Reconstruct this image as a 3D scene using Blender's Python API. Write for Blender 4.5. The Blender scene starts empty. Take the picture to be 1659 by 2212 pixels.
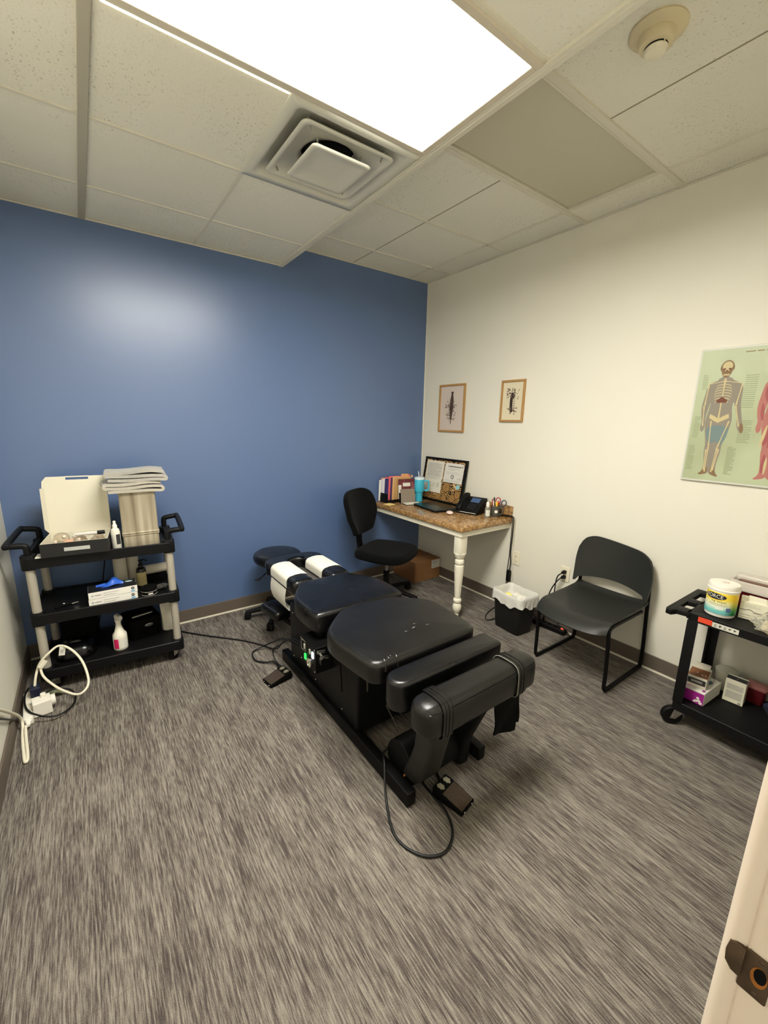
import bpy, bmesh, math, random
from mathutils import Matrix, Vector
from math import pi, sin, cos, radians
random.seed(7)
COL = bpy.context.scene.collection
V = Vector
I4 = Matrix.Identity(4)

# ------------------------------------------------------------------ materials
def lin(c):
    o = []
    for v in c[:3]:
        v = v / 255.0
        o.append(v / 12.92 if v <= 0.04045 else ((v + 0.055) / 1.055) ** 2.4)
    return (*o, 1.0)
MATS = {}
def mat(name, rgb=(128, 128, 128), rough=0.5, metal=0.0, spec=0.5, bump=None, alpha=None,
        trans=0.0, emit=None, coat=0.0, ior=1.45, sheen=0.0, var=None):
    """plain principled material; bump=(scale,strength,kind); var=(scale,amount) mottles the colour"""
    if name in MATS: return MATS[name]
    m = bpy.data.materials.new(name); m.use_nodes = True
    nt = m.node_tree; b = nt.nodes['Principled BSDF']
    b.inputs['Base Color'].default_value = lin(rgb)
    b.inputs['Roughness'].default_value = rough
    b.inputs['Metallic'].default_value = metal
    b.inputs['Specular IOR Level'].default_value = spec
    b.inputs['IOR'].default_value = ior
    b.inputs['Transmission Weight'].default_value = trans
    b.inputs['Coat Weight'].default_value = coat
    b.inputs['Sheen Weight'].default_value = sheen
    if alpha is not None: b.inputs['Alpha'].default_value = alpha
    if emit:
        b.inputs['Emission Color'].default_value = lin(emit[0]); b.inputs['Emission Strength'].default_value = emit[1]
    tc = nt.nodes.new('ShaderNodeTexCoord')
    if bump:
        sc, st, kind = bump
        if kind == 'voronoi':
            t = nt.nodes.new('ShaderNodeTexVoronoi'); t.inputs['Scale'].default_value = sc; out = t.outputs['Distance']
        else:
            t = nt.nodes.new('ShaderNodeTexNoise'); t.inputs['Scale'].default_value = sc
            t.inputs['Detail'].default_value = 3; out = t.outputs['Fac']
        nt.links.new(tc.outputs['Object'], t.inputs['Vector'])
        bn = nt.nodes.new('ShaderNodeBump'); bn.inputs['Strength'].default_value = st; bn.inputs['Distance'].default_value = 0.002
        nt.links.new(out, bn.inputs['Height']); nt.links.new(bn.outputs['Normal'], b.inputs['Normal'])
    if var:
        sc, am = var
        t = nt.nodes.new('ShaderNodeTexNoise'); t.inputs['Scale'].default_value = sc; t.inputs['Detail'].default_value = 4
        nt.links.new(tc.outputs['Object'], t.inputs['Vector'])
        mx = nt.nodes.new('ShaderNodeMix'); mx.data_type = 'RGBA'
        mx.inputs[6].default_value = lin([max(0, v * (1 - am)) for v in rgb]); mx.inputs[7].default_value = lin([min(255, v * (1 + am)) for v in rgb])
        nt.links.new(t.outputs['Fac'], mx.inputs[0]); nt.links.new(mx.outputs[2], b.inputs['Base Color'])
    MATS[name] = m
    return m

def nodes_of(name, rough=0.6, spec=0.4):
    m = bpy.data.materials.new(name); m.use_nodes = True; MATS[name] = m
    nt = m.node_tree; b = nt.nodes['Principled BSDF']
    b.inputs['Roughness'].default_value = rough; b.inputs['Specular IOR Level'].default_value = spec
    tc = nt.nodes.new('ShaderNodeTexCoord')
    return m, nt, b, tc
def mapping(nt, src, scale, loc=(0, 0, 0)):
    mp = nt.nodes.new('ShaderNodeMapping'); mp.inputs['Scale'].default_value = scale; mp.inputs['Location'].default_value = loc
    nt.links.new(src, mp.inputs['Vector']); return mp.outputs['Vector']
def noise(nt, vec, scale, detail=3, rough=0.5):
    t = nt.nodes.new('ShaderNodeTexNoise'); t.inputs['Scale'].default_value = scale
    t.inputs['Detail'].default_value = detail; t.inputs['Roughness'].default_value = rough
    nt.links.new(vec, t.inputs['Vector']); return t.outputs['Fac']
def ramp(nt, fac, stops, interp='LINEAR'):
    r = nt.nodes.new('ShaderNodeValToRGB'); r.color_ramp.interpolation = interp
    e = r.color_ramp.elements
    while len(e) < len(stops): e.new(0.5)
    for k, (p, c) in enumerate(stops):
        e[k].position = p; e[k].color = lin(c)
    nt.links.new(fac, r.inputs['Fac']); return r.outputs['Color']
def mixc(nt, fac, a, b):
    mx = nt.nodes.new('ShaderNodeMix'); mx.data_type = 'RGBA'
    if isinstance(fac, float): mx.inputs[0].default_value = fac
    else: nt.links.new(fac, mx.inputs[0])
    for s, i in ((a, 6), (b, 7)):
        if isinstance(s, tuple): mx.inputs[i].default_value = lin(s)
        else: nt.links.new(s, mx.inputs[i])
    return mx.outputs[2]
def math_(nt, op, a, b=None, clamp=False):
    n = nt.nodes.new('ShaderNodeMath'); n.operation = op; n.use_clamp = clamp
    for s, i in ((a, 0), (b, 1)):
        if s is None: continue
        if isinstance(s, (int, float)): n.inputs[i].default_value = s
        else: nt.links.new(s, n.inputs[i])
    return n.outputs[0]
def bumpto(nt, b, h, st, dist=0.002):
    bn = nt.nodes.new('ShaderNodeBump'); bn.inputs['Strength'].default_value = st; bn.inputs['Distance'].default_value = dist
    nt.links.new(h, bn.inputs['Height']); nt.links.new(bn.outputs['Normal'], b.inputs['Normal'])

def carpet_mat():
    m, nt, b, tc = nodes_of('carpet', 0.95, 0.1)
    o = tc.outputs['Object']
    n1 = noise(nt, mapping(nt, o, (170, 7.5, 1)), 1.0, 3, 0.62)          # long streaks along the room
    n2 = noise(nt, mapping(nt, o, (420, 24, 1), (3, 1, 0)), 1.0, 2, 0.6)
    n3 = noise(nt, mapping(nt, o, (14, 2.4, 1), (7, 4, 0)), 1.0, 3, 0.5)
    n4 = noise(nt, mapping(nt, o, (520, 380, 1)), 1.0, 1, 0.5)
    s = math_(nt, 'ADD', math_(nt, 'MULTIPLY', n1, 0.46), math_(nt, 'MULTIPLY', n2, 0.28))
    s = math_(nt, 'ADD', s, math_(nt, 'MULTIPLY', n3, 0.16))
    s = math_(nt, 'ADD', s, math_(nt, 'MULTIPLY', n4, 0.16))
    c = ramp(nt, s, [(0.44, CARPET[0]), (0.505, CARPET[1]), (0.55, CARPET[2]), (0.63, CARPET[3])])
    # faint seams of the carpet tiles
    bk = nt.nodes.new('ShaderNodeTexBrick'); bk.offset = 0.5
    for k, v in (('Scale', 1.0), ('Mortar Size', 0.0016), ('Mortar Smooth', 0.3), ('Brick Width', 0.5), ('Row Height', 1.0)):
        bk.inputs[k].default_value = v
    nt.links.new(mapping(nt, o, (1, 1, 1), (0.12, 0.2, 0)), bk.inputs['Vector'])
    c2 = mixc(nt, math_(nt, 'MULTIPLY', bk.outputs['Fac'], 0.28), c, (78, 70, 62))
    nt.links.new(c2, b.inputs['Base Color'])
    bumpto(nt, b, s, 0.5, 0.006)
    return m
CARPET = [(68, 61, 58), (92, 85, 80), (116, 110, 101), (142, 136, 126)]

def tile_mat():
    m, nt, b, tc = nodes_of('ceiling_tile', 0.9, 0.2)
    o = tc.outputs['Object']
    big = noise(nt, mapping(nt, o, (1.6, 1.6, 1.6)), 1.0, 3)
    base = mixc(nt, big, CEIL[0], CEIL[1])
    fis = nt.nodes.new('ShaderNodeTexNoise'); fis.inputs['Scale'].default_value = 1.0; fis.inputs['Detail'].default_value = 2
    nt.links.new(mapping(nt, o, (150, 105, 100)), fis.inputs['Vector'])
    pits = ramp(nt, fis.outputs['Fac'], [(0.30, (255, 255, 255)), (0.37, (0, 0, 0))])
    area = ramp(nt, noise(nt, mapping(nt, o, (2.2, 2.2, 2), (4, 2, 0)), 1.0, 2), [(0.40, (0, 0, 0)), (0.60, (255, 255, 255))])
    f = math_(nt, 'MULTIPLY', math_(nt, 'MULTIPLY', pits, area), 0.5)
    nt.links.new(mixc(nt, f, base, (112, 106, 88)), b.inputs['Base Color'])
    bumpto(nt, b, fis.outputs['Fac'], 0.35, 0.003)
    return m
CEIL = [(224, 221, 206), (233, 230, 217)]

def wall_mat(name, rgb, rough, spec, bst=0.12):
    m, nt, b, tc = nodes_of(name, rough, spec)
    o = tc.outputs['Object']
    n = noise(nt, mapping(nt, o, (260, 260, 260)), 1.0, 2)
    n2 = noise(nt, mapping(nt, o, (1.3, 1.3, 1.3)), 1.0, 2)
    nt.links.new(mixc(nt, n2, tuple(v * 0.985 for v in rgb), tuple(min(255, v * 1.015) for v in rgb)), b.inputs['Base Color'])
    bumpto(nt, b, n, bst, 0.0012)
    return m

def leather_mat(name, rgb, rough=0.38, bst=0.25):
    m, nt, b, tc = nodes_of(name, rough, 0.5)
    o = tc.outputs['Object']
    v = nt.nodes.new('ShaderNodeTexVoronoi'); v.inputs['Scale'].default_value = 260
    nt.links.new(o, v.inputs['Vector'])
    n = noise(nt, mapping(nt, o, (7, 7, 7)), 1.0, 3)
    h = math_(nt, 'ADD', math_(nt, 'MULTIPLY', v.outputs['Distance'], 0.35), math_(nt, 'MULTIPLY', n, 1.6))
    nt.links.new(mixc(nt, n, tuple(x * 0.85 for x in rgb), tuple(min(255, x * 1.15) for x in rgb)), b.inputs['Base Color'])
    r = math_(nt, 'ADD', math_(nt, 'MULTIPLY', n, 0.22), rough - 0.11)
    nt.links.new(r, b.inputs['Roughness'])
    bumpto(nt, b, h, bst, 0.003)
    return m

def granite_mat():
    m, nt, b, tc = nodes_of('granite_laminate', 0.16, 0.5)
    o = tc.outputs['Object']
    n1 = noise(nt, mapping(nt, o, (38, 38, 38)), 1.0, 6, 0.7)
    n2 = noise(nt, mapping(nt, o, (130, 130, 130)), 1.0, 3, 0.6)
    c = ramp(nt, n1, [(0.32, (52, 34, 20)), (0.43, (112, 76, 42)), (0.52, (160, 118, 70)), (0.62, (196, 158, 104)), (0.75, (120, 84, 48))])
    c2 = ramp(nt, n2, [(0.36, (40, 26, 16)), (0.5, (160, 122, 78)), (0.66, (226, 200, 156))])
    nt.links.new(mixc(nt, 0.42, c, c2), b.inputs['Base Color'])
    return m

def wood_mat(name, a, bcol):
    m, nt, b, tc = nodes_of(name, 0.45, 0.4)
    n = noise(nt, mapping(nt, tc.outputs['Object'], (60, 60, 6)), 1.0, 4)
    nt.links.new(mixc(nt, n, a, bcol), b.inputs['Base Color'])
    return m

def ornate_mat():
    """brown and gold medallion wrapping paper of the display board"""
    m, nt, b, tc = nodes_of('ornate_paper', 0.5, 0.4)
    o = tc.outputs['Object']
    v = nt.nodes.new('ShaderNodeTexVoronoi'); v.inputs['Scale'].default_value = 1.0; v.inputs['Randomness'].default_value = 0.25
    nt.links.new(mapping(nt, o, (9, 9, 9)), v.inputs['Vector'])
    rings = math_(nt, 'SINE', math_(nt, 'MULTIPLY', v.outputs['Distance'], 42.0))
    n = noise(nt, mapping(nt, o, (95, 95, 95)), 1.0, 2)
    s = math_(nt, 'ADD', math_(nt, 'MULTIPLY', rings, 0.28), n)
    c = ramp(nt, s, [(0.36, (26, 17, 10)), (0.46, (70, 46, 24)), (0.52, (168, 124, 66)), (0.66, (196, 154, 92))])
    nt.links.new(c, b.inputs['Base Color'])
    return m

def steel_mat():
    m, nt, b, tc = nodes_of('brushed_steel', 0.3, 0.5)
    n = noise(nt, mapping(nt, tc.outputs['Object'], (26, 26, 1.2)), 1.0, 4)
    nt.links.new(ramp(nt, n, [(0.3, (128, 116, 96)), (0.5, (168, 158, 136)), (0.7, (196, 188, 168))]), b.inputs['Base Color'])
    b.inputs['Metallic'].default_value = 0.2
    nt.links.new(math_(nt, 'ADD', math_(nt, 'MULTIPLY', n, 0.25), 0.32), b.inputs['Roughness'])
    return m

# ------------------------------------------------------------------ mesh builder
def frame(o, u, v):
    u = V(u).normalized(); v = V(v).normalized(); n = u.cross(v)
    return Matrix(((u.x, v.x, n.x, o[0]), (u.y, v.y, n.y, o[1]), (u.z, v.z, n.z, o[2]), (0, 0, 0, 1)))
def T(x, y, z): return Matrix.Translation((x, y, z))
def RZ(a): return Matrix.Rotation(a, 4, 'Z')
def RX(a): return Matrix.Rotation(a, 4, 'X')
def RY(a): return Matrix.Rotation(a, 4, 'Y')
def rrect(w, d, r, n=5, cx=0, cy=0):
    o = []
    for (sx, sy, a0) in ((1, 1, 0), (-1, 1, 90), (-1, -1, 180), (1, -1, 270)):
        for k in range(n + 1):
            a = radians(a0 + 90 * k / n)
            o.append((cx + sx * (w / 2 - r) + r * cos(a), cy + sy * (d / 2 - r) + r * sin(a)))
    return o
def circ(r, n=32, cx=0, cy=0, ry=None):
    return [(cx + r * cos(2 * pi * k / n), cy + (ry or r) * sin(2 * pi * k / n)) for k in range(n)]
def area(o): return sum(o[i][0] * o[(i + 1) % len(o)][1] - o[(i + 1) % len(o)][0] * o[i][1] for i in range(len(o))) / 2
def ccw(o): return list(o) if area(o) > 0 else list(reversed(o))
def inset(o, d):
    n = len(o); res = []
    for i in range(n):
        p0 = V(o[i - 1]); p1 = V(o[i]); p2 = V(o[(i + 1) % n])
        e1 = (p1 - p0); e2 = (p2 - p1)
        if e1.length < 1e-7 or e2.length < 1e-7: res.append(tuple(p1)); continue
        n1 = V((-e1.y, e1.x)).normalized(); n2 = V((-e2.y, e2.x)).normalized()
        b = n1 + n2; k = max(b.length_squared / 2, 0.35)
        res.append(tuple(p1 + b * (d / k)))
    return res
def smooth_pts(pts, sub=6, closed=False):
    P = [V(p) for p in pts]; n = len(P); out = []
    rng = range(n if closed else n - 1)
    for i in rng:
        if closed: p0, p1, p2, p3 = P[i - 1], P[i], P[(i + 1) % n], P[(i + 2) % n]
        else: p0, p1, p2, p3 = P[max(i - 1, 0)], P[i], P[i + 1], P[min(i + 2, n - 1)]
        for k in range(sub):
            t = k / sub
            out.append(0.5 * ((2 * p1) + (-p0 + p2) * t + (2 * p0 - 5 * p1 + 4 * p2 - p3) * t * t + (-p0 + 3 * p1 - 3 * p2 + p3) * t ** 3))
    if not closed: out.append(P[-1])
    return out
def chaikin(o, it=2):
    for _ in range(it):
        r = []
        for i in range(len(o)):
            a = V(o[i]); b = V(o[(i + 1) % len(o)])
            r += [tuple(a * .75 + b * .25), tuple(a * .25 + b * .75)]
        o = r
    return o

class MB:
    def __init__(self, M=None):
        self.bm = bmesh.new(); self.M = M or I4; self.mats = []; self.mi = 0
    def use(self, m):
        if m not in self.mats: self.mats.append(m)
        self.mi = self.mats.index(m); return self
    def v(self, p): return self.bm.verts.new(self.M @ V(p))
    def f(self, vs):
        try:
            fc = self.bm.faces.new(vs); fc.material_index = self.mi; return fc
        except ValueError: return None
    def quad(self, *pts): self.f([self.v(p) for p in pts]); return self
    def box(self, x0, x1, y0, y1, z0, z1, M=None):
        old = self.M
        if M is not None: self.M = old @ M
        p = [self.v((x, y, z)) for z in (z0, z1) for y in (y0, y1) for x in (x0, x1)]
        for q in ((0, 2, 3, 1), (4, 5, 7, 6), (0, 1, 5, 4), (2, 6, 7, 3), (0, 4, 6, 2), (1, 3, 7, 5)):
            self.f([p[i] for i in q])
        self.M = old; return self
    def rings(self, R, cap0=True, cap1=True, closed=False):
        vs = [[self.v(p) for p in r] for r in R]
        n = len(vs[0]); m = len(vs)
        for i in range(m if closed else m - 1):
            a = vs[i]; b = vs[(i + 1) % m]
            for k in range(n): self.f([a[k], a[(k + 1) % n], b[(k + 1) % n], b[k]])
        if not closed:
            if cap0: self.f(list(reversed(vs[0])))
            if cap1: self.f(vs[-1])
        self.last = vs[-1]
        return self
    def prism(self, o, z0, z1, M=None, r=0.0, n=3):
        """outline o extruded z0..z1, edges rounded by r at both ends"""
        old = self.M
        if M is not None: self.M = old @ M
        o = ccw(o)
        if r > 0:
            ang = [pi / 2 * k / n for k in range(n + 1)]
            R = [[(x, y, z0 + r - r * sin(a)) for x, y in inset(o, r * (1 - cos(a)))] for a in reversed(ang)]
            R += [[(x, y, z1 - r + r * sin(a)) for x, y in inset(o, r * (1 - cos(a)))] for a in ang]
        else:
            R = [[(x, y, z0) for x, y in o], [(x, y, z1) for x, y in o]]
        self.rings(R); self.M = old; return self
    def cushion(self, o, z0, z1, r, crown=0.01, M=None, n=5, rb=0.01):
        """upholstered pad: rounded top edge r, softly crowned top"""
        old = self.M
        if M is not None: self.M = old @ M
        o = ccw(o); R = []
        for k in range(3):
            a = pi / 2 * (2 - k) / 2
            R.append([(x, y, z0 + rb - rb * sin(a)) for x, y in inset(o, rb * (1 - cos(a)))])
        zt = z1 - crown
        for k in range(n + 1):
            a = pi / 2 * k / n
            R.append([(x, y, zt - r + r * sin(a)) for x, y in inset(o, r * (1 - cos(a)))])
        base = inset(o, r); cx = sum(p[0] for p in base) / len(base); cy = sum(p[1] for p in base) / len(base)
        for s in (0.8, 0.55, 0.28):
            R.append([(cx + (x - cx) * s, cy + (y - cy) * s, zt + crown * (1 - s * s)) for x, y in base])
        self.rings(R, True, False)
        c = self.v((cx, cy, z1)); last = self.last
        for k in range(len(o)): self.f([last[k], last[(k + 1) % len(o)], c])
        self.M = old; return self
    def lathe(self, prof, n=32, M=None, cap0=True, cap1=True, sx=1.0, sy=1.0):
        old = self.M
        if M is not None: self.M = old @ M
        self.rings([[(r * sx * cos(2 * pi * k / n), r * sy * sin(2 * pi * k / n), z) for k in range(n)] for r, z in prof], cap0, cap1)
        self.M = old; return self
    def cyl(self, p0, p1, r0, r1=None, n=20):
        return self.tube([p0, p1], r0, n, r_end=r1)
    def tube(self, pts, r, n=10, closed=False, r_end=None, flat=1.0):
        P = [V(p) for p in pts]; m = len(P); R = []
        def tan(i):
            if closed: return (P[(i + 1) % m] - P[i - 1]).normalized()
            return (P[min(i + 1, m - 1)] - P[max(i - 1, 0)]).normalized()
        t = tan(0); up = V((0, 0, 1)) if abs(t.z) < 0.9 else V((1, 0, 0))
        nrm = (up - t * up.dot(t)).normalized()
        for i in range(m):
            t = tan(i); nrm = (nrm - t * nrm.dot(t))
            nrm = nrm.normalized() if nrm.length > 1e-6 else V((1, 0, 0))
            bn = t.cross(nrm)
            rr = r if r_end is None else r + (r_end - r) * i / (m - 1)
            R.append([tuple(P[i] + (nrm * cos(2 * pi * k / n) * flat + bn * sin(2 * pi * k / n)) * rr) for k in range(n)])
        return self.rings(R, True, True, closed)
    def sheet(self, grid, th):
        """grid[i][j] of points thickened by th along approximate normals"""
        G = [[V(p) for p in row] for row in grid]; a = len(G); b = len(G[0]); N = []
        for i in range(a):
            row = []
            for j in range(b):
                du = G[min(i + 1, a - 1)][j] - G[max(i - 1, 0)][j]; dv = G[i][min(j + 1, b - 1)] - G[i][max(j - 1, 0)]
                nn = du.cross(dv); row.append(nn.normalized() if nn.length > 1e-9 else V((0, 0, 1)))
            N.append(row)
        A = [[self.v(G[i][j] + N[i][j] * th / 2) for j in range(b)] for i in range(a)]
        B = [[self.v(G[i][j] - N[i][j] * th / 2) for j in range(b)] for i in range(a)]
        for i in range(a - 1):
            for j in range(b - 1):
                self.f([A[i][j], A[i + 1][j], A[i + 1][j + 1], A[i][j + 1]])
                self.f([B[i][j], B[i][j + 1], B[i + 1][j + 1], B[i + 1][j]])
        for i in range(a - 1):
            self.f([A[i][0], B[i][0], B[i + 1][0], A[i + 1][0]]); self.f([A[i][-1], A[i + 1][-1], B[i + 1][-1], B[i][-1]])
        for j in range(b - 1):
            self.f([A[0][j], A[0][j + 1], B[0][j + 1], B[0][j]]); self.f([A[-1][j], B[-1][j], B[-1][j + 1], A[-1][j + 1]])
        return self
    def ball(self, c, r, n=16, sz=1.0, sx=1.0, sy=1.0):
        return self.lathe([(r * sin(pi * k / n) if 0 < k < n else 0.0004, -r * sz * cos(pi * k / n)) for k in range(n + 1)], n * 2, T(*c), sx=sx, sy=sy)
    def build(self, name, m=None, parent=None, smooth=True, ang=38, bevel=0.0, seg=2, fix=True):
        bm = self.bm
        if fix: bmesh.ops.recalc_face_normals(bm, faces=bm.faces)
        for fc in bm.faces: fc.smooth = smooth
        if smooth:
            for e in bm.edges:
                if len(e.link_faces) == 2 and e.calc_face_angle(0) > radians(ang): e.smooth = False
        me = bpy.data.meshes.new(name); bm.to_mesh(me); bm.free()
        for x in (self.mats or [m]): me.materials.append(x)
        o = bpy.data.objects.new(name, me); COL.objects.link(o)
        if parent: o.parent = parent
        if bevel > 0:
            b = o.modifiers.new('Bevel', 'BEVEL'); b.width = bevel; b.segments = seg; b.limit_method = 'ANGLE'; b.angle_limit = radians(35)
        return o

def tag(o, label, cat, group=None, kind=None):
    o['label'] = label; o['category'] = cat
    if group: o['group'] = group
    if kind: o['kind'] = kind
    return o
def thing(name, label, cat, loc=(0, 0, 0), rz=0.0, group=None):
    o = bpy.data.objects.new(name, None); COL.objects.link(o)
    o.location = loc; o.rotation_euler = (0, 0, rz); o.empty_display_size = 0.05
    return tag(o, label, cat, group)
def wmb(t):
    """builder that takes world coordinates for a child of the un-rotated or rotated thing t"""
    M = Matrix.Translation(t.location) @ RZ(t.rotation_euler[2])
    return MB(M.inverted())
def struct(o): o['kind'] = 'structure'; return o
def copy_tree(o, parent=None):
    c = o.copy(); COL.objects.link(c); c.parent = parent
    for ch in list(o.children): copy_tree(ch, c)
    return c
def text_mesh(s, size, M, m, parent, name='lettering', bend=None, align='CENTER', sx=1.0, extrude=0.0):
    cu = bpy.data.curves.new('txt', 'FONT'); cu.body = s; cu.size = size; cu.align_x = align; cu.align_y = 'CENTER'
    cu.extrude = extrude; cu.resolution_u = 3
    to = bpy.data.objects.new('txt', cu); COL.objects.link(to)
    bpy.context.view_layer.update()
    me = bpy.data.meshes.new_from_object(to.evaluated_get(bpy.context.evaluated_depsgraph_get()))
    bpy.data.objects.remove(to); bpy.data.curves.remove(cu)
    for v in me.vertices:
        x, y, z = v.co.x * sx, v.co.y, v.co.z
        if bend:   # wrap round a vertical cylinder of radius bend, facing -Y
            a = x / bend; p = V((sin(a) * (bend + z), -cos(a) * (bend + z), y))
        else: p = V((x, y, z))
        v.co = M @ p
    me.materials.clear(); me.materials.append(m); me.name = name
    o = bpy.data.objects.new(name, me); COL.objects.link(o)
    if parent: o.parent = parent
    return o
def scribble(mb, x0, x1, y0, y1, rows, h, z=0.0006, fill=0.9, seed=1, words=True):
    """rows of illegible print: small dark bars on a sheet in the builder's own frame"""
    rnd = random.Random(seed)
    for k in range(rows):
        y = y1 - (y1 - y0) * (k + 0.5) / rows; x = x0; end = x0 + (x1 - x0) * (fill if rnd.random() > .25 else fill * rnd.uniform(.5, .95))
        while x < end:
            w = (x1 - x0) * rnd.uniform(.05, .16) if words else end - x
            w = min(w, end - x)
            mb.quad((x, y - h / 2, z), (x + w, y - h / 2, z), (x + w, y + h / 2, z), (x, y + h / 2, z)); x += w + (x1 - x0) * .018
    return mb
LIGHT, WORLD, EXPO = 53.0, 1.2, 0.0
# ------------------------------------------------------------------ dimensions (metres), camera fitted from the room's own lines
HR_, HL_, XL_, XR_ = 2.830, 2.678, -3.273, -1.470
YF = -3.228
# ------------------------------------------------------------------ shared materials
M_carpet = carpet_mat(); M_tile = tile_mat(); M_granite = granite_mat(); M_ornate = ornate_mat(); M_steel = steel_mat()
M_cream = wall_mat('cream_paint', (224, 220, 205), 0.55, 0.35)
M_blue = wall_mat('blue_paint', (86, 109, 150), 0.34, 0.8, 0.06)
M_grid = mat('grid_white', (216, 211, 194), 0.5)
M_base = mat('taupe_vinyl', (98, 88, 78), 0.5)
M_white = mat('white_plastic', (232, 228, 216), 0.4)
M_ivory = mat('ivory_plastic', (226, 219, 194), 0.4)
M_whitepaint = mat('white_paint', (232, 226, 206), 0.4)
M_jamb = mat('door_frame_paint', (208, 194, 177), 0.38)
M_black = mat('black_plastic', (9, 9, 9), 0.5, spec=.25)
M_blackm = mat('black_powder_coat', (6, 6, 6), 0.48, spec=.22)
M_cart = mat('charcoal_plastic', (11, 11, 12), 0.5, spec=.25, bump=(240, .15, 'noise'))
M_matte = mat('matte_black', (5, 5, 5), 0.75, spec=.12)
M_leather = leather_mat('black_leather', (9, 8, 8), 0.32)
M_leather2 = leather_mat('grey_black_leather', (15, 14, 13), 0.33)
M_leather_smooth = leather_mat('smooth_black_leather', (8, 8, 9), 0.29, 0.12)
M_fabric = mat('black_fabric', (7, 8, 8), 0.9, spec=.12, bump=(420, .5, 'voronoi'), sheen=.03)
M_chair = mat('charcoal_moulded_plastic', (36, 37, 34), 0.42, spec=.4, bump=(320, .12, 'noise'))
M_chrome = mat('chrome', (200, 200, 196), 0.2, 1.0)
M_alu = mat('silver_tube', (178, 172, 158), 0.45, 0.25)
M_paper = mat('white_paper', (222, 219, 208), 0.8)
M_paper2 = mat('off_white_paper', (222, 216, 200), 0.85, bump=(60, .3, 'noise'))
M_ink = mat('dark_ink', (46, 44, 44), 0.7)
M_greyink = mat('grey_ink', (150, 148, 142), 0.8)
M_card = mat('brown_cardboard', (140, 98, 60), 0.85, var=(18, .06))
M_cardtape = mat('brown_tape', (118, 78, 44), 0.5)
M_rubber = mat('black_rubber', (7, 7, 7), 0.6, spec=.25)
M_cordw = mat('white_cord_plastic', (228, 222, 200), 0.45)
M_cordb = mat('black_cord_plastic', (7, 7, 8), 0.45)

# ------------------------------------------------------------------ room shell
struct(MB().box(XL_ - .1, .1, -5.2, .1, -.1, 0).build('floor', M_carpet, smooth=False))
struct(MB().box(XL_ - .1, .1, 0, .1, 0, 2.9).build('wall_back', M_blue, smooth=False))
struct(MB().box(0, .1, -3.35, 0, 0, 2.9).build('wall_right', M_cream, smooth=False))
struct(MB().box(XL_ - .1, XL_, -3.35, 0, 0, 2.9).build('wall_left', M_cream, smooth=False))
struct(MB().box(-2.345, .1, -3.35, YF - .005, 0, 2.9).box(XL_ - .1, -2.345, -3.35, YF - .005, 2.1, 2.9).build('wall_front', M_cream, smooth=False))
# white gap of bare floor edge under the vinyl base, then the base itself
struct(MB().box(XL_, 0, -.014, 0, 0, .012).build('trim_1', M_whitepaint, smooth=False))
struct(MB().box(-.014, 0, YF, -.014, 0, .012).build('trim_2', M_whitepaint, smooth=False))
struct(MB().box(XL_ + .008, -.008, -.010, 0, .012, .104).build('baseboard_back', M_base, smooth=False, bevel=.003))
struct(MB().box(-.010, 0, YF, -.008, .012, .104).build('baseboard_right', M_base, smooth=False, bevel=.003))
struct(MB().box(XL_, XL_ + .010, YF, 0, 0, .104).build('baseboard_left', M_base, smooth=False, bevel=.003))
# thin cream corner line where the blue paint stops
struct(MB().box(-.006, 0, -.006, 0, .104, HR_).build('trim_3', M_cream, smooth=False))

# door frame at the doorway the photo was taken from
dj = MB()
prof = [(-2.372, -3.231), (-2.369, -3.226), (-2.362, -3.223), (-2.345, -3.223), (-2.30, -3.223), (-2.30, -3.36), (-2.352, -3.36), (-2.352, -3.300), (-2.3672, -3.296), (-2.3672, -3.2435), (-2.3684, -3.2425), (-2.3672, -3.2412), (-2.3720, -3.2345)]
dj.prism(prof, 0, 2.1)
door = struct(dj.build('door_1', M_jamb, ang=50))
M_rust = mat('tarnished_bronze', (70, 56, 42), 0.38, 0.6, var=(45, .4))
M_brass = mat('worn_brass', (150, 96, 44), 0.35, 0.7, var=(60, .35))
F = frame((-2.3676, -3.262, 1.037), (0, -1, 0), (0, 0, 1))
sp = MB(F)
sp.prism(rrect(.022, .048, .002, 3, -.011, 0), 0, .0018, r=.0005)
sp.prism([(-.0205, -.010), (-.0205, .023), (-.0275, .026), (-.0325, .022), (-.0340, .010), (-.033, -.002), (-.0275, -.009)], 0.0012, .0062, r=.0006)
so = sp.build('strike_plate', M_rust, door); so['label'] = 'tarnished strike plate'
ho = MB(F); ho.prism(circ(.0062, 20, -.0085, .002, .0115), .0016, .0022); ho.build('latch_hole', M_brass, so)
bo = MB(F); bo.prism(circ(.0046, 18, -.0078, .0045, .0085), .0022, .0026); bo.build('hole_shade', M_matte, so)
for z_ in (-.019, .020): sc_ = MB(F); sc_.ball((-.009, z_, .0016), .0022, 6, sz=.4); sc_.build('plate_screw', M_rust, so)

# ------------------------------------------------------------------ ceiling
def tiles(cells, z, name):
    m = MB()
    for (x0, x1, y0, y1) in cells: m.box(x0, x1, y0, y1, z, z + .018)
    return struct(m.build(name, M_tile, smooth=False))
XS = [XL_, -2.697, -2.084, XR_ - .008]; YS = [0, -.440, -1.048, -1.655, -2.262, -2.87, -3.35]
cells = []
for i in range(3):
    for j in range(6):
        if j == 3 and i in (1, 2): continue            # lit light
        if j == 2 and i == 2: continue                  # vent
        cells.append((XS[i], XS[i + 1], YS[j + 1], YS[j]))
tiles(cells, HL_ + .006, 'ceiling')
YR = [0, -.315, -.928, -1.556, -2.105, -2.72, -3.35]
cells = []
for j in range(6):
    if j != 3: cells.append((XR_, -.243, YR[j + 1], YR[j]))
    cells.append((-.243, 0, YR[j + 1], YR[j]))
tiles(cells, HR_ + .006, 'ceiling')
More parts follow.
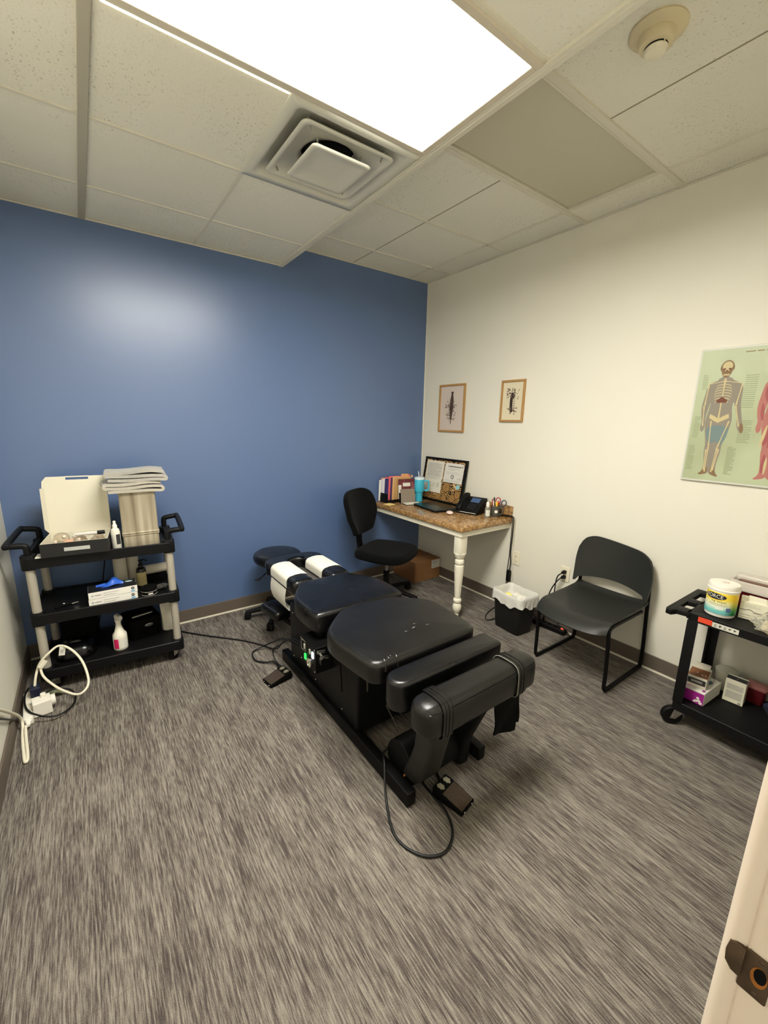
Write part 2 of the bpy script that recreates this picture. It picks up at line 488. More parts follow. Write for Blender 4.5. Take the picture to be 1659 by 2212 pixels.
# grid bars: main bars, cross bars, the drop between the two ceiling levels, score lines of the long tiles
g = MB()
g.box(-2.714, -2.680, -3.35, 0, HL_ - .004, HL_ + .007)
struct(g.build('trim_4', mat('grid_grey', (176, 170, 152), 0.5), smooth=False, bevel=.002))
g = MB(); g.box(XR_ - .026, XR_ + .012, -3.35, 0, HL_ - .006, HL_ + .010); g.box(XR_ - .012, XR_ - .002, -3.35, 0, HL_ - .0075, HL_ - .0055)
struct(g.build('trim_5', M_grid, smooth=False, bevel=.002))
struct(MB().box(XR_ - .002, XR_ + .010, -3.35, 0, HL_, HR_ + .02).build('trim_6', M_grid, smooth=False))
g = MB()
for y in YS[1:6]: g.box(XL_, XR_ - .026, y - .009, y + .009, HL_ + .001, HL_ + .008)
for (y0, y1) in ((YS[2], 0), (YS[3], YS[2]), (-3.35, YS[4])): g.box(-2.092, -2.076, y0, y1, HL_ + .002, HL_ + .008)
struct(g.build('trim_7', M_grid, smooth=False, bevel=.0015))
g = MB()
for k, y in enumerate(YR[1:6]):
    w = .015 if k in (2, 3) else .010
    g.box(XR_ + .01, 0, y - w, y + w, HR_ + .0 - (.004 if k in (2, 3) else 0), HR_ + .008)
g.box(-.253, -.233, -3.35, 0, HR_, HR_ + .008)
struct(g.build('trim_8', M_grid, smooth=False, bevel=.0015))
g = MB()
for j in (0, 1, 2, 4, 5): g.box(-.838, -.832, YR[j + 1] + .012, YR[j] - .012, HR_ + .0045, HR_ + .0065)
struct(g.build('trim_9', mat('tile_score_shadow', (150, 143, 122), 0.9), smooth=False))
g = MB()
g.box(XR_ + .01, 0, -.012, 0, HR_ - .002, HR_ + .004); g.box(-.010, 0, -3.35, 0, HR_ - .002, HR_ + .004); g.box(XL_, XR_ + .01, -.010, 0, HL_ - .002, HL_ + .004)
struct(g.build('trim_10', M_grid, smooth=False))

# lit troffer
M_glow = mat('lit_diffuser', (255, 255, 255), 0.5, emit=((255, 251, 241), LIGHT))
x0, x1, y0, y1 = -2.684, XR_ - .026, YS[4] + .006, YS[3] - .006
t = thing('ceiling_light', 'lit white rectangular ceiling light panel, glowing, beside the air vent', 'ceiling light', ((x0 + x1) / 2, (y0 + y1) / 2, HL_))
m = wmb(t); w = .028
m.box(x0, x1, y1 - w, y1, HL_ - .006, HL_ + .03); m.box(x0, x1, y0, y0 + w, HL_ - .006, HL_ + .03)
m.box(x0, x0 + w, y0 + w, y1 - w, HL_ - .006, HL_ + .03); m.box(x1 - w, x1, y0 + w, y1 - w, HL_ - .006, HL_ + .03)
m.build('light_frame', mat('troffer_white', (206, 196, 176), 0.45), t, smooth=False, bevel=.003)
wmb(t).box(x0 + w - .002, x1 - w + .002, y0 + w - .002, y1 - w + .002, HL_ + .004, HL_ + .008).build('diffuser', M_glow, t, smooth=False)
wmb(t).box(-2.66, -2.10, YS[3] + .012, YS[3] + .0185, HL_ + .0015, HL_ + .003).build('leak_glow_strip', mat('painted_leak_glow', (255, 244, 205), .5, emit=((255, 244, 205), LIGHT * .12)), t, smooth=False)  # emissive strip added to stand for light leaking along the panel edge
wmb(t).box(x0, x1, y0, y1, HL_ + .03, HL_ + .09).build('housing', M_grid, t, smooth=False)
# unlit troffer
x0, x1, y0, y1 = XR_ + .012, -.254, YR[4] + .016, YR[3] - .016
t = thing('ceiling_light', 'unlit beige rectangular ceiling light panel, switched off, near the right wall', 'ceiling light', ((x0 + x1) / 2, (y0 + y1) / 2, HR_))
m = wmb(t); w = .012
m.box(x0, x1, y1 - w, y1, HR_ - .003, HR_ + .03); m.box(x0, x1, y0, y0 + w, HR_ - .003, HR_ + .03)
m.box(x0, x0 + w, y0 + w, y1 - w, HR_ - .003, HR_ + .03); m.box(x1 - w, x1, y0 + w, y1 - w, HR_ - .003, HR_ + .03)
m.build('light_frame', M_grid, t, smooth=False, bevel=.002)
wmb(t).box(x0 + w + .003, x1 - w - .004, y0 + w + .003, y1 - w - .004, HR_ + .008, HR_ + .012).build('diffuser', mat('unlit_diffuser', (194, 189, 168), 0.35), t, smooth=False)
wmb(t).box(x0, x1, y0, y1, HR_ + .03, HR_ + .09).build('housing', M_matte, t, smooth=False)

# square cone air vent
cx, cy = -1.793, -1.352
t = thing('air_vent', 'white square stepped ceiling air vent with a dark round duct opening', 'air vent', (cx, cy, HL_))
M_vent = mat('vent_white', (205, 203, 190), 0.4)
def sq_ring(m, prof, n=5):   # prof = [(half size, z, corner radius)]
    m.rings([[(x, y, z) for x, y in rrect(2 * h, 2 * h, r, n)] for h, z, r in prof], False, False)
m = MB(); sq_ring(m, [(.3025, .012, .004), (.3025, -.003, .004), (.266, -.004, .02), (.258, -.002, .025), (.238, .022, .03), (.13, .048, .04), (.105, .054, .04)])
m.build('vent_frame', M_vent, t, fix=False)
m = MB(); R = [(.215, .002, .03), (.218, -.002, .03), (.214, -.005, .03), (.200, -.003, .03), (.185, .014, .03)]
m.rings([[(x, y, z) for x, y in rrect(2 * h, 2 * h, r, 7)] for h, z, r in R] + [[(x, y, .022) for x, y in rrect(.27, .27, .11, 7)], [(x * .125 / max(.001, math.hypot(x, y)), y * .125 / max(.001, math.hypot(x, y)), .027) for x, y in rrect(.29, .29, .12, 7)], [(x * .121 / max(.001, math.hypot(x, y)), y * .121 / max(.001, math.hypot(x, y)), .045) for x, y in rrect(.29, .29, .12, 7)]], False, False)
o = m.build('vent_cone', M_vent, t, fix=False)
sd = o.modifiers.new('Solidify', 'SOLIDIFY'); sd.thickness = .002
m = MB(); m.rings([[(x, y, z) for x, y in rrect(2 * h, 2 * h, r, 7)] for h, z, r in [(.138, -.020, .02), (.142, -.024, .02), (.138, -.028, .02), (.122, -.026, .02), (.09, -.014, .03), (.065, -.012, .06)]], False, True)
o = m.build('vent_plate', M_vent, t, fix=False); sd = o.modifiers.new('Solidify', 'SOLIDIFY'); sd.thickness = .002
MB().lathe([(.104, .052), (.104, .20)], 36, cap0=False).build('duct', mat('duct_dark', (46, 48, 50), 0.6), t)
for sx, sy in ((-1, 1), (1, -1), (1, 1), (-1, -1)):
    for a_, b_ in (((.17, -.006), (.19, .06)), ((.10, -.018), (.11, .03))):
        MB().tube([(sx * a_[0], sy * a_[0], a_[1]), (sx * b_[0], sy * b_[0], b_[1])], .004, 8).build('strut', mat('dull_metal', (150, 146, 134), 0.5, .3), t)
m = MB()
m.box(-.3, .3, -.3, .3, .21, .215)
m.box(-.3, -.296, -.3, .3, .0, .21); m.box(.296, .3, -.3, .3, .0, .21); m.box(-.3, .3, -.3, -.296, .0, .21); m.box(-.3, .3, .296, .3, .0, .21)
m.build('plenum', M_matte, t, smooth=False)

# smoke detector set into the tile
t = thing('smoke_detector', 'round cream ceiling sensor with a dark slot, above the right wall', 'smoke detector', (-1.128, -2.42, HR_ + .006))
MB().lathe([(.085, 0), (.086, -.006), (.080, -.012), (.060, -.018), (.052, -.020)], 40, cap0=False).build('mounting_ring', mat('aged_cream_plastic', (214, 200, 164), 0.45), t)
MB().lathe([(.054, -.012), (.056, -.030), (.050, -.046), (.036, -.050)], 40, cap0=False).build('sensor_body', MATS['aged_cream_plastic'], t)
MB().lathe([(.0345, -.046), (.0345, -.056)], 32).build('sensor_slot', M_matte, t)
MB().lathe([(.034, -.053), (.036, -.058), (.030, -.066), (.012, -.069)], 32).build('sensor_cap', M_ivory, t)
for k in range(3):
    a = 2.2 + k * 2 * pi / 3; MB().tube([(.0355 * cos(a), .0355 * sin(a), -.044), (.0355 * cos(a), .0355 * sin(a), -.06)], .0018, 6).build('sensor_pin', M_ivory, t)

# ------------------------------------------------------------------ right wall pictures
M_oak = wood_mat('light_oak', (150, 108, 58), (192, 150, 92))
def picture(label, yc, zc, w, h, bg, artfn, fw):
    t = thing('framed_print', label, 'picture', (-.002, yc, zc), 0, 'botanical spine prints in wooden frames')
    F = frame((0, 0, 0), (0, -1, 0), (0, 0, 1)); m = MB(F); d = .016
    for a in ((-w / 2, w / 2, h / 2 - fw, h / 2), (-w / 2, w / 2, -h / 2, -h / 2 + fw), (-w / 2, -w / 2 + fw, -h / 2 + fw, h / 2 - fw), (w / 2 - fw, w / 2, -h / 2 + fw, h / 2 - fw)):
        m.box(a[0], a[1], a[2], a[3], 0, d)
    m.build('frame', M_oak, t, smooth=False, bevel=.002)
    MB(F).box(-w / 2 + fw - .004, w / 2 - fw + .004, -h / 2 + fw - .004, h / 2 - fw + .004, .003, .006).build('print', bg, t, smooth=False)
    artfn(F, w - 2 * fw, h - 2 * fw, t)
    return t
M_sepia = mat('sepia_ink', (84, 64, 56), .8); M_umber = mat('umber_ink', (52, 40, 36), .8); M_mauve = mat('faded_mauve', (140, 104, 96), .8); M_olive = mat('faded_olive', (120, 112, 82), .8)
def petal(m, x, y, r, z, n=12, sq=.62):
    p = (x * 97 + y * 131) % 1 * 6.28; e = .65 + .35 * ((x * 53 + y * 71) % 1)
    m.f([m.v((x + r * cos(p + 2 * pi * k / n) * (1 if k % 2 else sq), y + r * e * sin(p + 2 * pi * k / n) * (1 if k % 2 else sq), z)) for k in range(n)])
def art1(F, w, h, t):
    m = MB(F); rnd = random.Random(3)
    m.use(M_sepia)
    xs = lambda q: .004 - .012 * q
    for k in range(24):                     # tapering column of vertebrae
        q = k / 23; y = h * (.36 - .70 * q); ww = (.010 + .016 * sin(pi * min(1, q * 1.15))) if q < .85 else .03 * (1 - q) + .004
        if k in (0,): ww = .018
        m.quad((xs(q) - ww, y - .008, .0066), (xs(q) + ww, y - .008, .0066), (xs(q) + ww * .8, y + .006, .0066), (xs(q) - ww * .8, y + .006, .0066))
    for k in range(70):
        q = rnd.random(); y = h * (.16 - .44 * q); x = rnd.uniform(-1, 1) * .085 * (1 - abs(q - .45) * .8)
        m.use([M_umber, M_mauve, M_sepia, M_olive][k % 4]); petal(m, x - .008, y, rnd.uniform(.004, .009), .0068 + .00002 * k)
    m.use(M_umber)
    for k in range(16):
        q = rnd.random(); y = h * (.2 - .5 * q); s = rnd.choice((-1, 1)); x = s * rnd.uniform(.02, .08)
        m.quad((0, y - .03, .0067), (.002, y - .03, .0067), (x + .002, y + .015, .0067), (x, y + .015, .0067))
    m.build('botanical_drawing', None, t, smooth=False, fix=False)
def art2(F, w, h, t):
    m = MB(F); rnd = random.Random(5)
    for k in range(11):
        q = k / 10; y = h * (.20 - .46 * q); x = -.006 - .006 * sin(q * 3)
        m.use(M_umber); m.quad((x - .012, y - .011, .0066), (x + .014, y - .008, .0066), (x + .012, y + .008, .0066), (x - .012, y + .006, .0066))
        m.use(M_sepia); m.quad((x + .012, y, .0066), (x + .04, y + .004, .0066), (x + .04, y + .007, .0066), (x + .012, y + .005, .0066))
    for k in range(60):
        top = k < 34
        x = rnd.uniform(-.055, .02) if top else rnd.uniform(-.05, .045); y = h * (rnd.uniform(.08, .33) if top else rnd.uniform(-.36, -.18))
        if k > 52: x, y = rnd.uniform(.03, .06), h * rnd.uniform(0, .3)
        m.use([M_olive, M_sepia, M_mauve, M_umber][k % 4]); petal(m, x, y, rnd.uniform(.005, .011) * (.6 if k > 52 else 1), .0068 + .00002 * k)
    m.build('botanical_drawing', None, t, smooth=False, fix=False)
picture('left oak-framed print of a long tapering spine with flowers, nearer the corner', -.4055, 1.674, .333, .433, mat('print_lilac', (206, 192, 180), .6), art1, .017)
picture('smaller oak-framed print of a thick flowered lower spine, right of the other print', -1.086, 1.722, .226, .326, mat('print_cream', (216, 206, 176), .6), art2, .016)

# anatomy chart
PW, PH = .86, .713
t = thing('hanging_poster', 'pale green anatomy poster of a skeleton and red muscle figure on the right wall', 'poster', (-.001, -2.327 - PW / 2, 1.247 + PH / 2))
F = frame((0, PW / 2, -PH / 2), (0, -1, 0), (0, 0, 1))
MB(F).box(0, PW, 0, PH, 0, .014).build('backing', mat('acrylic_edge', (206, 206, 196), .3), t, smooth=False, bevel=.002)
m_p, nt, b, tc = nodes_of('pale_green_print', .32, .5)
nn = noise(nt, mapping(nt, tc.outputs['Object'], (3, 3, 3)), 1, 3)
nt.links.new(ramp(nt, nn, [(.35, (166, 173, 138)), (.6, (180, 189, 154))]), b.inputs['Base Color'])
MB(F).box(.008, PW - .008, .010, PH - .008, .0135, .0148).build('chart_sheet', m_p, t, smooth=False)
Z = .0152
bone = mat('bone_print', (198, 182, 136), .6); flesh = mat('grey_flesh_print', (138, 130, 116), .6); bluej = mat('blue_grey_print', (112, 130, 130), .6); skin = mat('brown_skin_print', (128, 102, 70), .6)
red = mat('muscle_red_print', (176, 112, 104), .6); red2 = mat('deep_red_print', (158, 84, 84), .6); organ = mat('dark_red_print', (110, 62, 40), .6); gtext = mat('green_print', (132, 142, 106), .7)
def poly(m, pts, z, mm): m.use(mm); m.f([m.v((x, y, z)) for x, y in pts])
def bonebar(m, a, b_, w, z, mm=None):
    a = V(a); b_ = V(b_); d = (b_ - a).normalized(); n = V((-d.y, d.x))
    poly(m, [a + n * w - d * w, a - n * w - d * w, a - n * w * .6 + (b_ - a) * .25, a - n * w * .6 + (b_ - a) * .75, b_ - n * w + d * w, b_ + n * w + d * w, a + n * w * .6 + (b_ - a) * .75, a + n * w * .6 + (b_ - a) * .25], z, mm or bone)
body = [(.104, .56), (.1, .545), (.07, .535), (.056, .515), (.05, .46), (.044, .41), (.05, .36), (.058, .33), (.052, .30), (.06, .272), (.072, .28), (.074, .31), (.07, .35), (.078, .41), (.084, .44), (.082, .40), (.076, .36), (.072, .33), (.078, .28), (.092, .21), (.09, .17), (.10, .10), (.098, .06), (.08, .043), (.086, .036), (.122, .046), (.126, .06), (.13, .046), (.165, .032), (.176, .036), (.158, .056), (.156, .10), (.166, .17), (.166, .215), (.182, .27), (.19, .33), (.188, .36), (.18, .40), (.182, .44), (.194, .40), (.21, .35), (.214, .30), (.236, .266), (.248, .28), (.236, .32), (.228, .36), (.214, .42), (.214, .47), (.212, .515), (.196, .532), (.164, .545), (.158, .56)]
def figure(dx, m1, m2, skel, part):
    m = MB(F); mir = lambda q: [(x + dx, y) for x, y in q]
    poly(m, mir(chaikin([(.13 + (x - .13) * (1 if skel else 1.06), y) for x, y in body], 2)), Z, m1)
    poly(m, mir(chaikin([(.116, .57), (.144, .57), (.150, .545), (.110, .545)], 1)), Z + .00005, m1)
    hd = [(.13 + .031 * cos(a) * (1 if sin(a) > -.2 else .78), .604 + .044 * sin(a)) for a in [2 * pi * k / 20 for k in range(20)]]
    poly(m, mir(hd), Z + .0002, skin if skel else m1)
    if skel:
        poly(m, mir(chaikin([(.080, .31), (.186, .31), (.178, .24), (.158, .20), (.134, .23), (.11, .205), (.090, .24)], 2)), Z + .0002, bluej)
        poly(m, mir(chaikin([(.099, .085), (.096, .058), (.080, .044), (.088, .038), (.120, .047), (.122, .060), (.119, .085)], 1)), Z + .0001, skin); poly(m, mir(chaikin([(.134, .085), (.132, .048), (.164, .034), (.172, .038), (.157, .058), (.153, .085)], 1)), Z + .0001, skin); poly(m, mir(chaikin([(.232, .33), (.224, .30), (.236, .268), (.246, .282), (.242, .31)], 1)), Z + .0001, skin)
        poly(m, mir([(.13 + .022 * cos(a), .617 + .024 * sin(a)) for a in [2 * pi * k / 14 for k in range(14)]]), Z + .0004, bone)
        for ex in (.118, .142): poly(m, mir([(ex + .007 * cos(a), .603 + .005 * sin(a)) for a in [2 * pi * k / 8 for k in range(8)]]), Z + .0006, organ)
        poly(m, mir([(.126, .598), (.134, .598), (.130, .585)]), Z + .0006, organ)
        poly(m, mir([(.116, .577), (.144, .577), (.142, .570), (.118, .570)]), Z + .0006, bone)
        bonebar(m, (.13 + dx, .55), (.13 + dx, .33), .005, Z + .0004)
        for k in range(7):
            y = .522 - k * .014; ww = .026 + .012 * sin(pi * (k + 1.2) / 8)
            for s in (-1, 1):
                q = [(.13 + s * ww * (.15 + .85 * sin(pi / 2 * j / 5)), y - .012 * (1 - cos(pi / 2 * j / 5)) + .004) for j in range(6)]
                poly(m, mir(q + [(x, yy - .004) for x, yy in reversed(q)]), Z + .0005, bone)
        poly(m, mir([(.106, .44), (.13, .462), (.156, .44), (.15, .43), (.11, .43)]), Z + .0007, organ)
        for s in (-1, 1):
            bonebar(m, (.13 + s * .006 + dx, .540), (.13 + s * .066 + dx, .530), .003, Z + .0006)
        for a_, b_ in (((.062, .52), (.058, .42)), ((.206, .52), (.196, .42)), ((.056, .41), (.064, .31)), ((.196, .41), (.222, .31)), ((.1, .33), (.108, .20)), ((.178, .33), (.15, .2)), ((.108, .19), (.11, .06)), ((.148, .19), (.14, .06)), ((.10, .175), (.104, .07)), ((.156, .18), (.146, .07))):
            bonebar(m, (a_[0] + dx, a_[1]), (b_[0] + dx, b_[1]), .0038, Z + .0006)
        poly(m, mir([(.09, .37), (.11, .36), (.13, .345), (.15, .36), (.172, .372), (.176, .35), (.15, .335), (.13, .325), (.11, .335), (.088, .35)]), Z + .0005, bone)
    else:
        q = 0
        for sgn in (-1, 1):      # mirrored long muscle bellies
            for (cx_, cy_, w_, h_, lean, mm) in ((.026, .49, .022, .024, .3, m2), (.060, .47, .010, .040, .1, m2), (.066, .38, .008, .044, .1, m2), (.020, .42, .014, .040, 0, bone), (.034, .40, .008, .05, .1, m2), (.030, .27, .013, .060, -.12, m2), (.044, .26, .007, .058, -.14, bone), (.018, .25, .007, .05, -.05, m2), (.024, .12, .009, .05, 0, m2), (.014, .11, .006, .045, 0, bone), (.05, .52, .016, .012, -.4, m2)):
                pts = [(w_ * sin(2 * pi * j / 14) * (1 - .25 * abs(cos(2 * pi * j / 14))), h_ * cos(2 * pi * j / 14)) for j in range(14)]
                poly(m, mir([(.13 + sgn * (cx_ + x + y * lean), cy_ + y) for x, y in pts]), Z + .0003 + q * 1e-5, mm); q += 1
        poly(m, mir([(.122, .575), (.138, .575), (.136, .568), (.124, .568)]), Z + .0006, m2)
        for ex in (.118, .142): poly(m, mir([(ex + .007 * cos(a), .603 + .004 * sin(a)) for a in [2 * pi * k / 8 for k in range(8)]]), Z + .0006, m2)
    m.build(part, None, t, smooth=False, fix=False)
figure(0, flesh, bluej, True, 'skeleton_figure'); figure(.245, red, red2, False, 'muscle_figure'); figure(.49, mat('rose_print', (196, 136, 120), .6), red2, False, 'vessel_figure')
m = MB(F); m.use(gtext)
for (a, b_, c, d, n, s) in ((.018, .05, .06, .20, 18, 1), (.022, .052, .24, .36, 14, 2), (.03, .055, .50, .58, 9, 3), (.195, .235, .05, .20, 22, 4), (.225, .28, .22, .34, 14, 5), (.215, .27, .40, .57, 16, 6), (.44, .50, .06, .6, 40, 7), (.70, .80, .06, .6, 40, 8)):
    scribble(m, a, b_, c, d, n, .0032, Z - .0002, .95, s)
m.use(organ); m.use(mat('faded_brown_print', (140, 124, 92), .7)); scribble(m, .195, .62, .677, .687, 1, .005, Z, 1, 9)
m.build('chart_caption', None, t, smooth=False, fix=False)
# ------------------------------------------------------------------ adjusting table (axis along Y)
TX = -1.69
t = thing('adjusting_table', 'long black leather adjusting table with padded sections and steel rails, centre of the carpet', 'treatment table', (TX, -1.5, 0))
W = lambda: wmb(t)
for s in (-1, 1):
    xc = TX + s * .212
    m = W(); m.prism(rrect(.045, 1.32, .006, 2, xc, -1.555), .004, .070, r=.004); m.build('base_rail', M_blackm, t)
for y in (-1.0, -1.72):
    W().box(TX - .19, TX + .19, y - .03, y + .03, .012, .058).build('cross_member', M_blackm, t, smooth=False, bevel=.003)
m = W(); m.prism(rrect(.43, .80, .012, 3, TX, -1.40), .05, .44, r=.006); m.build('cabinet', mat('satin_black_steel', (8, 9, 8), .45, spec=.3, bump=(300, .1, 'noise')), t)
for y in (-1.05, -1.35, -1.65):
    for z in (.10, .39): W().ball((TX - .216, y, z), .005, 6, sx=.5).build('cabinet_screw', M_chrome, t)
m = W(); m.prism(rrect(.50, .34, .02, 3, TX, -1.30), .40, .475, r=.008); m.build('thoracic_carriage', M_blackm, t)
m = W(); m.prism(rrect(.46, .36, .02, 3, TX, -1.80), .43, .498, r=.006); m.build('pelvic_carriage', M_blackm, t)
sym = lambda half: [(TX + x, y) for x, y in half] + [(TX - x, y) for x, y in reversed(half)]
# upholstery
o = chaikin(sym([(.255, -1.515), (.288, -1.495), (.295, -1.31), (.282, -1.225), (.20, -1.085), (.165, -1.05), (.08, -1.04)]), 2)
m = W(); m.cushion(o, .474, .588, .026, .008); m.build('thoracic_cushion', M_leather_smooth, t)
m = W(); tt = smooth_pts([(x, y, .558) for x, y in inset(ccw(o), .006)], 2, True); m.tube(tt, .0022, 6, True); m.build('seam_piping', M_leather, t.children[-1])
o = chaikin(sym([(.235, -2.064), (.272, -2.060), (.302, -2.035), (.308, -2.00), (.332, -1.80), (.332, -1.735), (.312, -1.675), (.20, -1.565), (.15, -1.535), (.05, -1.520)]), 2)
m = W(); m.cushion(o, .496, .606, .026, .012); pc = m.build('pelvic_cushion', M_leather2, t)
rnd = random.Random(11)      # puckers at the front corner of the worn cover
for k in range(4):
    x0 = TX - .245 + k * .019 + .004 * (k % 2); y0 = -2.030 + .004 * (k % 3)
    W().tube(smooth_pts([(x0, y0 - .033, .552), (x0 + .002, y0 - .026, .578), (x0 + .006, y0 - .010, .5925), (x0 + .010, y0 + .010 + .010 * (k % 2), .594)], 5), .0060, 8, r_end=.002).build('cover_crease', M_leather2, pc)
for k in range(5):
    x0 = TX - .02 + rnd.uniform(-.05, .12); y0 = -1.90 + rnd.uniform(-.08, .05)
    W().tube(smooth_pts([(x0, y0, .599), (x0 + .014, y0 - .012, .6025), (x0 + .034, y0 - .010 + .012 * (k % 2), .599)], 5), .0030, 6).build('cover_crease', M_leather2, pc)
def bolster(x0, x1, yc, d, rl, rr):
    p = []
    for k in range(9): a = radians(90 + 180 * k / 8); p.append((x0 + rl + rl * cos(a), yc + d / 2 * sin(a)))
    for k in range(5): a = radians(-90 + 90 * k / 4); p.append((x1 - rr + rr * cos(a), yc - d / 2 + rr + rr * sin(a)))
    for k in range(5): a = radians(90 * k / 4); p.append((x1 - rr + rr * cos(a), yc + d / 2 - rr + rr * sin(a)))
    return p
o = bolster(TX - .288, TX + .322, -2.142, .118, .062, .028)
m = W(); m.cushion(o, .445, .580, .020, .006); bc = m.build('leg_cushion', M_leather_smooth, t)
m = W(); m.tube([(x, y, .562) for x, y in inset(ccw(o), .0045)], .0018, 6, True); m.build('seam_piping', M_leather, bc)
m = W(); m.box(TX - .25, TX + .27, -2.18, -2.10, .425, .447); m.box(TX - .06, TX + .06, -2.17, -1.85, .40, .43); m.build('leg_support_bracket', M_blackm, t, smooth=False, bevel=.003)
# ankle roll: D section along X with a domed left end
def dsec(x, k, yc=-2.308, z0=.432, z1=.572, d=.128):
    pts = []
    for q in range(20):
        a = 2 * pi * q / 20; c, s_ = cos(a), sin(a)
        pw = .55 if s_ > 0 else .35
        y = yc + k * d / 2 * math.copysign(abs(c) ** pw, c); z = (z0 + z1) / 2 + (z1 - z0) / 2 * (k ** .5) * math.copysign(abs(s_) ** pw, s_)
        pts.append((x, y, z))
    return pts
xs = [(TX - .290, .18), (TX - .287, .42), (TX - .279, .66), (TX - .264, .86), (TX - .243, .97), (TX - .215, 1), (TX + .30, 1), (TX + .322, .97), (TX + .333, .90), (TX + .335, .5)]
m = W(); m.rings([dsec(x, k) for x, k in xs]); ar = m.build('ankle_roll', M_leather2, t)
m = W(); m.tube(smooth_pts([(TX - .27, -2.268, .548), (TX - .283, -2.305, .548), (TX - .27, -2.345, .548), (TX - .2, -2.3705, .546), (TX + .32, -2.3705, .546)], 8), .0022, 6); m.build('seam_piping', M_leather, ar)
def strap(x0, x1, name):
    m = W(); 
    R = [[(x, y + (-2.308 - y) * 0, z) for x, y, z in dsec(x, 1, z0=.427, z1=.577, d=.138)] for x in (x0, (x0 + x1) / 2, x1)]
    m.rings(R, False, False)
    for k in range(2):
        xx = x0 + (x1 - x0) * (k + 1) / 3; m.tube([p for p in dsec(xx, 1, z0=.426, z1=.5785, d=.140)], .002, 6, True)
    return m.build(name, M_leather2, ar)
strap(TX - .218, TX - .172, 'ankle_strap'); strap(TX + .205, TX + .262, 'ankle_strap')
grey = mat('grey_piping', (118, 116, 108), .6)
for x, g_ in ((TX - .170, M_leather), (TX + .203, grey)):
    m = W(); m.tube(dsec(x, 1, z0=.4265, z1=.5775, d=.139), .0022, 6, True); m.build('strap_edge', g_, ar)
for (xa, xb, yy, zb, zb2) in ((TX + .125, TX + .262, -2.335, .262, .228), (TX + .245, TX + .310, -2.318, .262, .236)):
    g = [[(xa + (xb - xa) * j / 4, yy + .006 * sin(j * 1.4 + i * .8), .438 + (zb + (zb2 - zb) * j / 4 - .438) * i / 8) for j in range(5)] for i in range(9)]
    m = W(); m.sheet(g, .007); m.build('hanging_strap', M_matte, ar)
# padded column below the roll, its drum and the far support
def loft(secs, m):
    m.rings([[(cx + x, cy + y, z) for x, y in rrect(w, d, min(w, d) * .3, 4)] for (cx, cy, z, w, d) in secs]); return m
m = W(); loft([(TX - .115, -2.16, .085, .15, .10), (TX - .135, -2.20, .16, .135, .10), (TX - .165, -2.26, .30, .115, .095), (TX - .185, -2.295, .40, .12, .10), (TX - .185, -2.30, .45, .13, .10)], m)
m.build('padded_column', leather_mat('worn_grey_leather', (22, 21, 19), .5), t)
m = W(); loft([(TX + .11, -2.12, .03, .07, .16), (TX + .11, -2.15, .16, .06, .13), (TX + .12, -2.24, .34, .05, .09), (TX + .12, -2.28, .44, .05, .09)], m); m.build('foot_support', M_blackm, t)
m = W(); M0 = frame((TX - .165, -2.10, .115), (0, 1, 0), (0, 0, 1))
m.prism([(x, y) for x, y in chaikin([(-.10, -.075), (.085, -.075), (.10, .02), (.05, .09), (-.02, .09), (-.085, .03)], 3)], -.02, .30, M0, r=.004)
m.build('foot_drum', M_blackm, t)
m = W(); m.ball((TX - .188, -2.135, .075), .006, 8); m.build('drum_bolt', M_brass, t)
# release handles and the little steel fittings on the near side
m = W(); m.tube(smooth_pts([(TX - .18, -1.815, .40), (TX - .19, -1.835, .39), (TX - .185, -1.84, .33), (TX - .183, -1.835, .30)], 5), .004, 8); m.build('release_lever', mat('dark_steel', (90, 88, 84), .35, .8), t)
m = W(); m.ball((TX - .18, -1.822, .402), .010, 8); m.build('lever_knob', M_chrome, t)
m = W(); m.tube(smooth_pts([(TX - .225, -1.62, .43), (TX - .232, -1.66, .40), (TX - .232, -1.675, .30), (TX - .235, -1.685, .23)], 5), .0035, 8); m.build('drop_lever', M_matte, t)
m = W()
for (y, z) in ((-1.60, .425), (-1.635, .412)): m.tube([(TX - .285, y, z), (TX - .322, y, z + .006)], .010, 12)
m.tube([(TX - .312, -1.59, .428), (TX - .312, -1.645, .418)], .006, 10)
m.build('valve_fitting', M_chrome, t)
m = W(); m.lathe([(.018, -.004), (.02, 0), (.018, .004)], 20, T(TX - .312, -1.612, .386) @ RY(pi / 2) @ RX(.2)); m.build('valve_dial', M_blackm, t)
# control box
cb = (TX - .318, TX - .215, -1.565, -1.385, .288, .430)
m = W(); m.box(*cb); c = m.build('control_box', M_blackm, t, smooth=False, bevel=.003)
xf = cb[0] - .0002
FB = lambda y, z: wmb(t).M @ frame((xf, y, z), (0, -1, 0), (0, 0, 1))
m = MB(FB(-1.425, .388)); w, h = .052, .058
for q in ((-w / 2, w / 2, h / 2 - .0015, h / 2), (-w / 2, w / 2, -h / 2, -h / 2 + .0015), (-w / 2, -w / 2 + .0015, -h / 2, h / 2), (w / 2 - .0015, w / 2, -h / 2, h / 2)): m.box(q[0], q[1], q[2], q[3], 0, .001)
m.build('panel_border', mat('pale_print', (170, 168, 158), .6), c, smooth=False)
MB(FB(-1.442, .388)).prism(rrect(.015, .028, .002, 2), 0, .004, r=.001).build('rocker_switch', mat('pale_switch', (178, 178, 166), .5), c)
MB(FB(-1.505, .388)).prism(rrect(.016, .026, .002, 2), 0, .004, r=.001).build('rocker_switch', MATS['pale_switch'], c)
MB(FB(-1.452, .335)).prism(rrect(.017, .032, .002, 2), 0, .006, r=.001).build('green_switch_light', mat('green_lamp', (40, 220, 70), .4, emit=((50, 255, 90), 1.6)), c)
MB(FB(-1.540, .385)).prism(rrect(.019, .034, .002, 2), 0, .006, r=.001).build('white_switch_light', mat('white_lamp', (240, 240, 255), .4, emit=((225, 228, 255), 1.7)), c)
